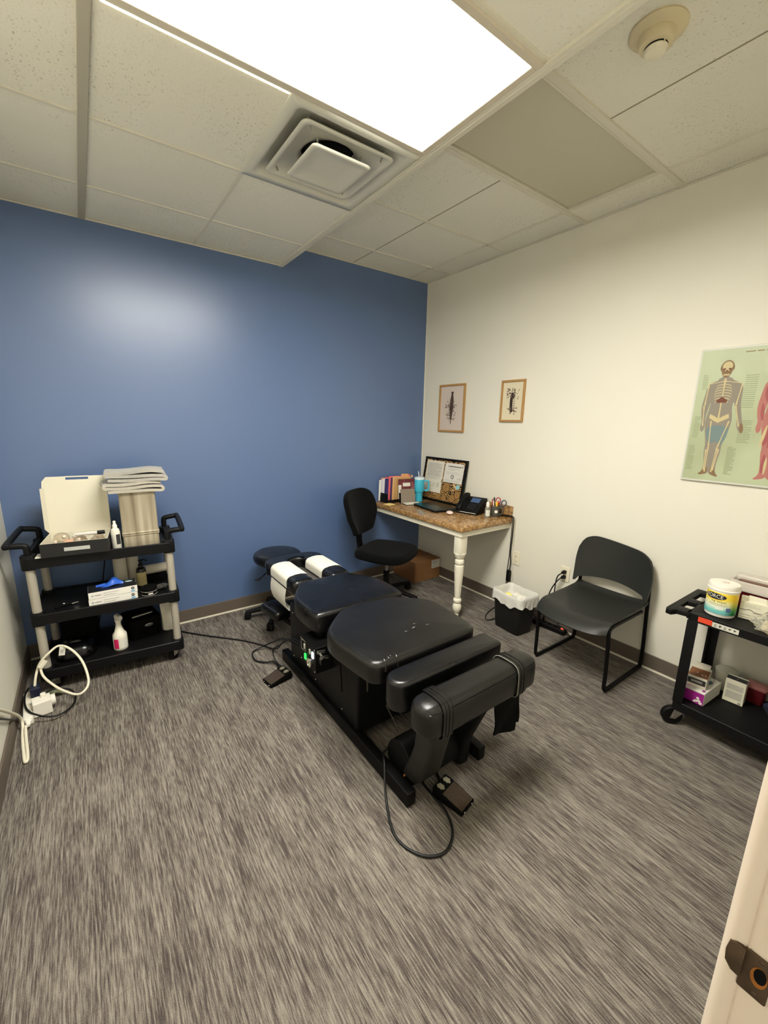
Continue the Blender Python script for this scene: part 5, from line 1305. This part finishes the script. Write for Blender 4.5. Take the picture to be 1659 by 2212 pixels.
m.rings([[(x, y, z) for x, y in rrect(a, b_, .02, 4)] for a, b_, z in ((w_ - .02, d_ - .02, 0), (w_ - .016, d_ - .016, .003), (w_, d_, .135), (w_ - .01, d_ - .01, .137), (w_ - .022, d_ - .022, .01))]); m.build('shell', M_matte, q)
m = MB(frame((.02, -d_ / 2 - .0005, .088), (1, 0, 0), (0, -.07, 1))); m.prism(circ(.026, 24, 0, 0, .011), 0, .003, r=.001); m.build('oval_tag', M_chrome, q)
BK = CM @ T(.140, .045, zb) @ RZ(radians(14))
for lab, x, y, rz, w2, mm in (('white rimmed pouch tucked front in the black storage basket', .01, -.045, .1, .12, M_paper), ('dark pouch standing in the black storage basket', -.02, 0, -.1, .11, M_matte)):
    q2 = thing('pouch', lab, 'pouch', tuple(BK @ V((x, y, .03))), CA + radians(14) + rz, 'pouches in the storage basket')
    m = MB(RX(radians(-18))); m.prism(rrect(w2, .022, .010, 4), 0, .105, r=.004); m.build('cover', M_matte, q2)
    m = MB(RX(radians(-18))); m.tube([(a, b_, .105) for a, b_ in rrect(w2, .024, .011, 4)], .003, 6, True); m.build('rim', mm, q2)
q = thing('towel_roll', 'paper towel roll with a loose sheet on the bottom shelf', 'paper towel roll', cw(.298, .035, zb))
m = MB(); m.lathe([(.042, 0), (.042, .215), (.020, .215), (.020, .19)], 36, cap1=False); m.build('paper', mat('towel_paper', (214, 208, 192), .9, bump=(90, .4, 'noise')), q)
m = MB(); m.lathe([(.0205, .18), (.0205, .216), (.018, .216), (.018, .18)], 24, cap0=False, cap1=False); m.build('core', M_card, q)
g = [[(-.048 + .052 * j / 5 + .012 * (i / 8), -.047 - .018 * sin(pi * i / 8) - .006 * j / 5 - .006 * i / 8 + .003 * sin(i * 1.3 + j), .212 - .195 * i / 8 - .012 * (j == 2) * (i == 8)) for j in range(6)] for i in range(9)]
m = MB(); m.sheet(g, .0012); m.build('loose_sheet', MATS['towel_paper'], q, ang=70)
q = thing('round_cushion', 'glossy black rounded cushion at the left of the bottom shelf', 'cushion', cw(-.205, -.055, zb), CA)
m = MB(); m.cushion(chaikin(rrect(.20, .19, .07, 5), 1), 0, .105, .07, .02, rb=.01); m.build('cover', mat('glossy_black_vinyl', (6, 6, 7), .22, spec=.4), q)
tag(MB(CM @ T(-.20, .118, zb + .0005)).box(-.09, .10, -.06, .06, 0, .17).build('black_bag', M_matte, None, bevel=.02, seg=3), 'matte black bag standing behind the rounded cushion', 'bag')
tag(MB(CM).box(-.298, -.225, -.228, -.150, .8025, .8065).build('white_card', M_paper, None, smooth=False), 'white card slipped under the left corner of the mailer box', 'card')
cord('cart_cable', 'black cord hanging behind the cart between its shelves', [cw(-.02, .226, .74), cw(-.03, .235, .62), cw(-.055, .24, .48), cw(-.085, .245, .30), cw(-.12, .24, .12), cw(-.14, .22, .02)], .004, M_cordb)

# ------------------------------------------------------------------ cords and plugs along the left wall
xw = XL_
p = thing('surge_strip', 'white power strip standing on the carpet by the left wall', 'power strip', (xw + .045, -.62, 0), radians(4))
m = MB(); m.prism(rrect(.042, .27, .01, 3), .003, .045, r=.006); m.build('body', M_white, p)
m = MB(); m.rings([[(x, -.135 - y, z) for x, z in rrect(w_, w_, w_ * .3, 3, 0, .024)] for y, w_ in ((0, .03), (.02, .02), (.035, .012))]); m.build('strain_relief', M_white, p)
for k in range(4): m = MB(); m.prism(rrect(.028, .026, .008, 3, 0, .09 - .05 * k), .0445, .047, r=.001); m.build('socket', M_ivory, p)
q = thing('plug_adapter', 'white block adapter with a ribbed round dial on the power strip', 'adapter', (xw + .115, -.665, .004), radians(8))
m = MB(); m.box(-.048, .030, -.038, .038, 0, .078); m.build('block', M_white, q, smooth=False, bevel=.004)
m = MB(frame((.030, .012, .046), (0, 1, 0), (0, 0, 1))); m.lathe([(.027 + (.0015 if k % 2 else 0), z) for k, z in ((0, 0), (1, .003), (0, .006), (1, .009), (0, .012), (1, .016), (0, .019))], 28); m.build('dial', M_white, q)
m = MB(); m.box(-.010, .012, .010, .030, .078, .096); m.build('switch', M_white, q, smooth=False, bevel=.003)
q = thing('plug_adapter', 'dark navy plug block at the far end of the white power strip', 'adapter', (xw + .075, -.545, .047), radians(4))
m = MB(); m.box(-.022, .022, -.03, .03, 0, .052); m.build('block', mat('navy_plastic', (30, 34, 54), .4), q, smooth=False, bevel=.004)
wl = cord('white_cable', 'white cord in a tied raised loop with a paper tag', [(xw + .075, -.545, .10), (xw + .085, -.53, .15), (xw + .105, -.50, .20), (xw + .145, -.50, .245), (xw + .20, -.49, .275), (xw + .255, -.53, .25), (xw + .30, -.60, .19), (xw + .315, -.69, .11), (xw + .27, -.72, .075), (xw + .20, -.66, .09), (xw + .145, -.59, .12), (xw + .115, -.545, .15), (xw + .108, -.52, .19)], .0062, M_cordw)
m = wmb(wl); m.box(-.022, .022, -.011, .011, -.012, .012, T(xw + .118, -.52, .205) @ RZ(.4) @ RY(radians(-48))); m.build('cord_tie', M_cordw, wl, smooth=False, bevel=.003)
m = wmb(wl); m.box(-.014, .014, -.001, .001, -.05, .004, T(xw + .215, -.502, .268) @ RY(.2)); tg = m.build('paper_tag', M_paper, wl, smooth=False)
m = MB(wmb(wl).M @ T(xw + .215, -.502, .268) @ RY(.2) @ frame((0, -.0012, 0), (1, 0, 0), (0, 0, 1))); m.use(M_greyink); scribble(m, -.008, .008, -.034, -.014, 4, .003, .0003, .9, 81); m.build('tag_print', None, tg, smooth=False, fix=False)
cord('white_cable', 'white cord dropping from the left wall down onto the carpet', [(xw + .012, -1.42, .47), (xw + .014, -1.25, .44), (xw + .016, -1.052, .303), (xw + .022, -.863, .158), (xw + .030, -.775, .075), (xw + .034, -.775, .028), (xw + .038, -.86, .009), (xw + .052, -.98, .008), (xw + .062, -1.045, .008), (xw + .070, -1.038, .009), (xw + .066, -.98, .008), (xw + .056, -.90, .010), (xw + .048, -.82, .022), (xw + .046, -.785, .024)], .0068, M_cordw)
cord('black_cable', 'black cord curled on the carpet around the white adapter', [(xw + .03, -.42, .03), (xw + .028, -.55, .06), (xw + .04, -.66, .055), (xw + .075, -.735, .05), (xw + .14, -.775, .03), (xw + .20, -.76, .02), (xw + .245, -.68, .02), (xw + .23, -.58, .03), (xw + .17, -.55, .05), (xw + .12, -.57, .06)], .0046, M_cordb)
cord('black_cable', 'black cord coming down the left wall behind the white cord', [(xw + .008, -1.42, .45), (xw + .010, -1.25, .40), (xw + .012, -1.074, .275), (xw + .014, -.80, .085), (xw + .018, -.73, .04), (xw + .026, -.70, .012)], .0042, M_cordb)
p = thing('plastic_packet', 'clear plastic cord packet lying beside the navy plug block', 'plastic packet', (xw + .150, -.545, .012), .3)
m = MB(); m.sheet([[(-.035 + .07 * i / 6, -.02 + .04 * j / 4, .022 * sin(pi * i / 6) + .008 * sin(2 * j)) for j in range(5)] for i in range(7)], .002); m.build('film', mat('greenish_film', (150, 154, 120), .2, trans=.5), p)

# ------------------------------------------------------------------ right-hand cart
t = thing('service_cart', 'black two-shelf service cart cut off by the right edge', 'cart', (-.255, -2.95, 0))
X0, X1, Y0, Y1 = -.458, -.055, -3.195, -2.612
W = lambda: wmb(t)
Mblk = mat('black_cart_plastic', (12, 12, 12), .55, spec=.25, bump=(200, .2, 'noise'))
def tray(z0, z1, deck, nm):
    m = W(); cx, cy = (X0 + X1) / 2, (Y0 + Y1) / 2; w_, d_ = X1 - X0, Y1 - Y0
    m.rings([[(x, y, z) for x, y in rrect(a, b_, .012, 3, cx, cy)] for a, b_, z in ((w_ - .01, d_ - .01, z0), (w_, d_, z0 + .004), (w_, d_, z1 - .003), (w_ - .006, d_ - .006, z1), (w_ - .02, d_ - .02, z1), (w_ - .026, d_ - .026, deck), (w_ - .2, d_ - .2, deck))]); return m.build(nm, Mblk, t)
tray(.088, .142, .138, 'shelf'); tray(.596, .640, .638, 'shelf')
for sx, sy in ((0, 1), (1, 1), (0, 0), (1, 0)):
    x = (X0, X1)[sx]; y = (Y0, Y1)[sy]; ax = 1 if sx == 0 else -1; ay = 1 if sy == 0 else -1
    m = W(); m.prism([(x, y), (x + ax * .042, y), (x + ax * .042, y + ay * .010), (x + ax * .012, y + ay * .012), (x + ax * .010, y + ay * .044), (x, y + ay * .044)], .135, .60, r=.002); m.build('post', Mblk, t)
    ang_ = radians(-48) if sy else radians(-70)
    M0 = wmb(t).M @ T(x + ax * .035 - .0, y + ay * .030, 0) @ RZ(ang_) @ T(-.034, 0, 0)
    Mw = frame((0, 0, .050), (1, 0, 0), (0, 0, 1))
    m = MB(M0); m.lathe([(.015, -.014), (.046, -.016), (.050, -.010), (.050, .010), (.046, .016), (.015, .014)], 32, Mw); wh = m.build('caster_wheel', M_rubber, t)
    m = MB(M0)
    for s in (-1, 1): m.prism([(-.014, .040), (.012, .038), (.054, .088), (-.002, .090)], s * .019 - .0012, s * .019 + .0012, frame((0, 0, 0), (1, 0, 0), (0, 0, 1)))
    m.box(-.004, .050, -.024, .024, .083, .088); m.tube([(0, -.022, .05), (0, .022, .05)], .006, 10); m.build('caster_fork', M_chrome, wh)
# handle end with two hand slots
o = [(X0 - .045, Y1 + .062), (X0 - .038, Y1 + .080), (X1 + .0, Y1 + .080), (X1 + .0, Y1 - .004), (X0 - .002, Y1 - .004), (X0 - .018, Y1 + .030)]
m = W()
m.prism([(X0 - .045, Y1 + .060), (X0 - .040, Y1 + .086), (X0 - .02, Y1 + .092), (X1, Y1 + .092), (X1, Y1 + .056), (X0 + .0, Y1 + .056), (X0 - .012, Y1 + .046)], .610, .640, r=.006)
for xa, xb in ((X0 - .002, X0 + .055), (X0 + .165, X0 + .215), (X1 - .045, X1)): m.prism([(xa, Y1 - .006), (xb, Y1 - .006), (xb + .004, Y1 + .066), (xa - .012, Y1 + .066)], .612, .638, r=.004)
m.box(X0, X1, Y1 - .006, Y1 + .006, .606, .638)
m.build('handle', Mblk, t)
FC = wmb(t).M @ frame((X0 - .0006, 0, 0), (0, -1, 0), (0, 0, 1))
m = MB(FC); m.box(2.655, 2.712, .607, .633, -.001, .0006); m.build('red_tape_label', mat('red_orange_tape', (214, 72, 44), .45), t, smooth=False)
m = MB(FC); m.box(2.713, 2.815, .605, .629, -.001, .0006); lb = m.build('white_tape_label', mat('shiny_white_tape', (206, 204, 192), .4), t, smooth=False)
m = MB(FC); m.use(M_ink); rnd = random.Random(4)
for k in range(5):
    x = 2.721 + .0185 * k
    for _ in range(5):
        a = rnd.uniform(0, .011); b_ = rnd.uniform(.609, .619); dx_, dz_ = rnd.choice(((.009, .002), (.002, .011), (.007, .006)))
        m.quad((x + a * .4, b_, .001), (x + a * .4 + dx_, b_ + dz_ * .3, .001), (x + a * .4 + dx_, b_ + dz_ * .3 + .0022, .001), (x + a * .4, b_ + .0022 + dz_ * .2, .001))
m.build('label_print', None, lb, smooth=False, fix=False)
ZT, ZB = .6405, .1405
# wipes tub
p = thing('wipes_tub', 'white tub of wipes with a yellow and green label', 'wipes tub', (-.350, -2.705, ZT), radians(-38))
R_ = .0615
m = MB(); m.lathe([(.057, 0), (.0595, .003), (.0595, .012), (R_, .015), (R_, .126), (.0595, .130)], 56); m.build('tub', M_white, p)
m = MB(); m.lathe([(.0605, .130), (.0645, .132), (.0645, .138), (.0615, .140), (.0625, .157), (.060, .163), (.01, .164)], 56); lid = m.build('lid', M_white, p)
m = MB(); ring(m, 0.005, .0, .011, .013, .1644, mat('faint_red_print', (206, 130, 116), .5)); m.use(mat('faint_red_print', (0, 0, 0))); scribble(m, -.006, .016, -.004, .004, 2, .002, .1646, .9, 91); m.build('lid_print', None, lid, smooth=False, fix=False)
ml, nt, b, tc = nodes_of('wipes_label', .3, .5)
sep = nt.nodes.new('ShaderNodeSeparateXYZ'); nt.links.new(tc.outputs['Object'], sep.inputs[0])
hz = math_(nt, 'DIVIDE', math_(nt, 'SUBTRACT', sep.outputs['Z'], .016), .108)
hx = math_(nt, 'MULTIPLY', sep.outputs['X'], 4.0)
c1 = ramp(nt, math_(nt, 'ADD', hz, math_(nt, 'MULTIPLY', hx, -.25)), [(0.02, (92, 168, 172)), (.22, (120, 196, 186)), (.40, (226, 232, 214)), (.58, (236, 232, 176)), (.72, (238, 210, 66))])
c2 = ramp(nt, hz, [(.05, (20, 108, 52)), (.25, (70, 150, 62)), (.55, (212, 194, 44)), (.8, (238, 198, 10))])
nt.links.new(mixc(nt, math_(nt, 'ADD', math_(nt, 'MULTIPLY', hx, 8.0), .62, True), c1, c2), b.inputs['Base Color'])
g = [[((R_ + .0006) * sin(a), -(R_ + .0006) * cos(a), z) for z in (.0165, .070, .1245)] for a in [2 * pi * k / 60 for k in range(60)]]
g.append(g[0]); m = MB(); m.sheet(g, .0005); lb = m.build('label', ml, p)
def arcband(m, a0, a1, z0, z1, rr_, mm, n=16):
    m.use(mm)
    for k in range(n):
        a, b_ = a0 + (a1 - a0) * k / n, a0 + (a1 - a0) * (k + 1) / n
        m.quad(*[(rr_ * sin(q), -rr_ * cos(q), z) for q, z in ((a, z0(k / n)), (b_, z0((k + 1) / n)), (b_, z1((k + 1) / n)), (a, z1(k / n)))])
m = MB(); e0 = lambda c, h: (lambda s: c - h * math.sqrt(max(0, 1 - (2 * s - 1) ** 2))); e1 = lambda c, h: (lambda s: c + h * math.sqrt(max(0, 1 - (2 * s - 1) ** 2)))
arcband(m, radians(-112), radians(-22), e0(.104, .0150), e1(.104, .0150), R_ + .0011, mat('navy_black_print', (24, 28, 34), .4))
m.build('oval_banner', None, lb, smooth=False, fix=False)
text_mesh('FORCE', .026, T(0, 0, .104) @ RZ(radians(-68)), M_white, lb, 'brand_lettering', bend=R_ + .0018, sx=.92)
text_mesh('ing Wipes', .0155, T(0, 0, .0795) @ RZ(radians(-48)), M_ink, lb, 'product_lettering', bend=R_ + .0012, sx=1.0)
m = MB(); 
for k in range(3): arcband(m, radians(-85), radians(-15), (lambda s, z=.0675 - .0045 * k: z), (lambda s, z=.0688 - .0045 * k: z), R_ + .0011, M_olive)
arcband(m, radians(-58), radians(-28), lambda s: .040, lambda s: .053, R_ + .0011, mat('pale_panel', (228, 230, 214), .5)); arcband(m, radians(-18), radians(0), lambda s: .034, lambda s: .054, R_ + .0011, mat('slate_shield', (86, 104, 150), .5))
m.build('small_print', None, lb, smooth=False, fix=False)
# sharps container
p = thing('sharps_container', 'dark red sharps container with a clear lid behind the wipes tub', 'sharps container', (-.115, -2.86, ZT))
m = MB(); m.rings([[(x, y, z) for x, y in rrect(a, b_, .02, 4)] for a, b_, z in ((.088, .36, 0), (.092, .364, .004), (.100, .38, .085), (.106, .388, .09))]); m.build('tub', mat('oxblood_plastic', (96, 20, 28), .3), p)
M_lid = mat('smoky_clear_lid', (228, 220, 208), .25, trans=.35)
m = MB(); m.rings([[(x, y, z) for x, y in rrect(a, b_, .02, 4)] for a, b_, z in ((.112, .394, .088), (.112, .394, .098), (.104, .384, .108), (.096, .376, .128), (.080, .350, .134), (.074, .34, .128))]); m.build('lid', M_lid, p)
m = MB(); m.prism(rrect(.060, .34, .012, 3, .02, 0), .132, .158, r=.006); m.build('lid_hood', M_lid, p)
m = MB(); m.box(-.030, -.012, -.15, .15, .130, .140); m.build('lid_slot', mat('brown_slot', (112, 84, 68), .5), p, smooth=False, bevel=.002)
# cartons, bag and packets
p = thing('white_carton', 'white carton with a black zigzag line beside the wipes tub', 'carton', (-.262, -2.812, ZT), radians(12))
m = MB(); m.box(-.05, .05, -.052, .052, 0, .088); m.build('carton', mat('carton_white', (226, 222, 200), .6), p, smooth=False, bevel=.002)
m = MB(); m.box(-.035, .04, -.035, .03, .088, .094, RX(.06)); m.build('open_flap', MATS['carton_white'], p, smooth=False)
Fz = frame((-.0505, 0, 0), (0, -1, 0), (0, 0, 1)); m = MB(Fz); m.use(M_ink)
zz = [(-.05, .046), (-.03, .046), (-.02, .05), (-.008, .048), (.004, .040), (.03, .038), (.05, .060)]
for (a, b_), (c, d) in zip(zz, zz[1:]): m.quad((a, b_, .0006), (c, d, .0006), (c, d + .003, .0006), (a, b_ + .003, .0006))
m.box(-.045, .03, .022, .0232, 0, .0006); m.box(-.045, .03, .010, .0112, 0, .0006)
m.build('zigzag_print', None, p, smooth=False)
m = MB(Fz); m.use(mat('faint_print', (196, 198, 176), .7)); scribble(m, -.03, .03, .060, .082, 4, .0022, .0005, .9, 95); m.build('faint_text', None, p, smooth=False, fix=False)
p = thing('white_carton', 'second white carton behind the zigzag carton at the right edge', 'carton', (-.236, -2.945, ZT), radians(-20))
m = MB(); m.box(-.05, .05, -.055, .055, 0, .070); m.build('carton', MATS['carton_white'], p, smooth=False, bevel=.002)
Fz = frame((-.0505, 0, 0), (0, -1, 0), (0, 0, 1)); m = MB(Fz); m.box(-.05, .05, .046, .052, 0, .0006); m.box(-.05, .05, .03, .032, 0, .0006); m.build('brown_stripe', mat('brown_print', (120, 88, 62), .6), p, smooth=False)
M_film = mat('clear_film', (240, 238, 222), .15, trans=.55, ior=1.25)
p = thing('cotton_bag', 'clear bag of cream cotton pieces at the front of the right cart', 'plastic bag', (-.372, -2.935, ZT))
m = MB(); bmesh.ops.create_icosphere(m.bm, subdivisions=4, radius=1)
from mathutils import noise as NZ
for v in m.bm.verts:
    d = v.co.normalized(); k = 1 + .30 * NZ.noise(d * 3.1 + V((4, 2, 1))) + .14 * NZ.noise(d * 8); v.co = V((d.x * .072 * k, d.y * .098 * k, max(0.0, .030 + d.z * .042 * k)))
m.build('film', mat('bag_film', (244, 242, 230), .12, trans=.8, ior=1.12), p, ang=20)
rnd = random.Random(9)
for k in range(14):
    cxx, cyy, czz = rnd.uniform(-.04, .04), rnd.uniform(-.065, .065), rnd.uniform(.012, .042); rr_ = rnd.uniform(.014, .022)
    m = MB(T(cxx, cyy, czz) @ RZ(k) @ RX(k * .7)); m.prism(rrect(rr_ * 2, rr_ * 1.5, rr_ * .5, 3), -rr_ * .45, rr_ * .45, r=rr_ * .3); m.build('cotton_piece', mat('cream_cotton', (236, 224, 192), .85) if k % 3 else mat('white_cotton', (238, 234, 218), .85), p)
# lower shelf things
p = thing('tissue_box', 'purple and white flat tissue box on the right cart bottom shelf', 'tissue box', (-.305, -2.680, ZB), radians(-4))
m = MB(); m.box(-.085, .115, -.052, .052, 0, .072); m.build('carton', M_paper, p, smooth=False, bevel=.0015)
M_purp = mat('magenta_purple_print', (148, 30, 128), .45); M_lil = mat('lilac_print', (206, 150, 192), .5)
Fz = frame((-.0856, 0, 0), (0, -1, 0), (0, 0, 1)); m = MB(Fz); m.use(M_purp); m.quad((-.051, .001, .0004), (.051, .001, .0004), (.051, .066, .0004), (-.051, .060, .0004))
m.use(M_paper)
for (x, y, r_) in ((.02, .016, .010), (.032, .022, .010), (.026, .034, .008), (.04, .012, .009), (.012, .010, .007)): petal(m, x, y, r_, .0008, 10, .8)
m.use(M_lil); petal(m, -.044, .05, .006, .0008)
m.build('front_print', None, p, smooth=False, fix=False)
m = MB(T(0, 0, .0724)); m.use(M_lil); petal(m, -.04, .022, .026, .0003, 14, .8); petal(m, -.065, .03, .014, .0005, 10); m.use(M_purp); petal(m, -.062, -.038, .013, .0006, 8, .8)
m.build('top_print', None, p, smooth=False, fix=False)
m = MB(T(.05, -.02, .0724)); m.prism(circ(.024, 24, 0, 0, .013), 0, .001); m.build('opening', mat('slate_blue_film', (96, 116, 146), .4), p)
p = thing('gray_white_carton', 'small white carton with brown printed top on the tissue box', 'carton', (-.292, -2.664, ZB + .0735), radians(8))
m = MB(); m.box(-.07, .07, -.042, .042, 0, .056); m.build('carton', mat('carton_grey_white', (214, 208, 192), .6), p, smooth=False, bevel=.0015)
m = MB(); m.box(-.062, .035, -.041, .041, .0555, .0568); tp = m.build('brown_panel', mat('rust_brown_print', (126, 76, 42), .5), p, smooth=False)
m = MB(T(0, 0, .0569)); m.use(M_paper2); ring(m, -.03, -.022, .008, .011, .0004, M_paper2, 16); m.use(M_paper2); scribble(m, -.02, -.005, -.02, .035, 1, .004, .0004, .9, 97); m.build('top_mark', None, tp, smooth=False, fix=False)
Fz = frame((-.0703, 0, 0), (0, -1, 0), (0, 0, 1)); m = MB(Fz); m.box(-.038, .038, .016, .046, 0, .0006); bp = m.build('black_band', M_ink, p, smooth=False)
m = MB(Fz); m.box(-.024, .024, .026, .038, .0005, .001); m.build('pale_print_bar', M_greyink, bp, smooth=False)
m = MB(); m.box(.058, .075, -.035, .03, .056, .075); m.build('open_flap', MATS['carton_grey_white'], p, smooth=False)
p = thing('upright_carton', 'upright white carton with black top on the right cart bottom shelf', 'carton', (-.196, -2.80, ZB), radians(4))
m = MB(); m.box(-.03, .03, -.042, .042, 0, .128); m.build('carton', MATS['carton_white'], p, smooth=False, bevel=.0015)
m = MB(); m.box(-.029, .012, -.041, .041, .1278, .129); tp = m.build('black_top', M_ink, p, smooth=False)
m = MB(T(0, 0, .1291)); m.use(M_greyink); scribble(m, -.012, -.004, -.03, .03, 1, .004, .0003, 1, 98); m.build('top_mark', None, tp, smooth=False, fix=False)
Fz = frame((-.0305, 0, 0), (0, -1, 0), (0, 0, 1)); m = MB(Fz); m.use(mat('faint_grey_panel', (196, 192, 176), .7)); m.quad((-.034, .072, .0004), (.034, .072, .0004), (.034, .104, .0004), (-.034, .104, .0004)); m.quad((-.034, .022, .0004), (.034, .022, .0004), (.034, .066, .0004), (-.034, .066, .0004))
m.use(M_greyink); scribble(m, -.032, .032, .025, .064, 8, .0014, .0008, .95, 99); scribble(m, -.032, .032, .075, .102, 6, .0014, .0008, .95, 100); m.box(.022, .034, .004, .014, 0, .0006); m.build('printed_panel', None, p, smooth=False, fix=False)
p = thing('clear_container', 'clear plastic container behind the upright carton, by the wall', 'container', (-.105, -2.735, ZB))
m = MB(); m.lathe([(.040, 0), (.043, .004), (.048, .07), (.050, .10), (.048, .104), (.046, .07), (.041, .006)], 32, cap1=True); m.build('cup', M_film, p)
m = MB(); m.lathe([(.053, .102), (.053, .110), (.045, .116), (.01, .117)], 32); m.build('lid', M_film, p)
p = thing('small_sharps_tub', 'small dark red tub with translucent lid behind the upright carton', 'sharps container', (-.105, -2.865, ZB))
m = MB(); m.rings([[(x, y, z) for x, y in rrect(a, b_, .012, 4)] for a, b_, z in ((.066, .07, 0), (.07, .074, .004), (.082, .088, .085))]); m.build('tub', MATS['oxblood_plastic'], p)
m = MB(); m.rings([[(x, y, z) for x, y in rrect(a, b_, .012, 4)] for a, b_, z in ((.086, .092, .083), (.086, .092, .092), (.07, .076, .098))]); m.build('lid', mat('pink_lid', (170, 110, 106), .35), p)
crumple('navy_cloth', 'navy blue folded cloth at the right end of bottom shelf', 'cloth', (-.25, -3.01, ZB), .085, mat('navy_cloth_fabric', (18, 27, 50), .9, bump=(120, .5, 'noise')), 41, None, .8)
# ------------------------------------------------------------------ camera, world, render look
cam = bpy.data.cameras.new('camera'); co = bpy.data.objects.new('camera', cam); COL.objects.link(co)
def cam_axes(a, b, c):
    ca, sa, cb, sb, cc, sc = cos(a), sin(a), cos(b), sin(b), cos(c), sin(c)
    right = V((ca, sa, 0)); fwd = V((-sa, ca, 0)); up = V((0, 0, 1))
    f2 = fwd * cb + up * sb; u2 = -fwd * sb + up * cb
    return right * cc + u2 * sc, -right * sc + u2 * cc, f2
r_, u_, f_ = cam_axes(-0.625075, -0.216554, 0.0179449)
co.matrix_world = Matrix(((r_.x, u_.x, -f_.x, -2.83448), (r_.y, u_.y, -f_.y, -3.2763), (r_.z, u_.z, -f_.z, 1.54983), (0, 0, 0, 1)))
cam.sensor_fit = 'VERTICAL'; cam.sensor_height = 36.0; cam.lens = 895.04 * 36.0 / 2212.0; cam.clip_start = 0.02
bpy.context.scene.camera = co
w = bpy.data.worlds.new('world'); bpy.context.scene.world = w; w.use_nodes = True
w.node_tree.nodes['Background'].inputs['Color'].default_value = lin((255, 246, 226)); w.node_tree.nodes['Background'].inputs['Strength'].default_value = WORLD
sc = bpy.context.scene
sc.view_settings.view_transform = 'Standard'; sc.view_settings.look = 'None'; sc.view_settings.gamma = 1.0
sc.view_settings.use_curve_mapping = False; sc.view_settings.exposure = EXPO
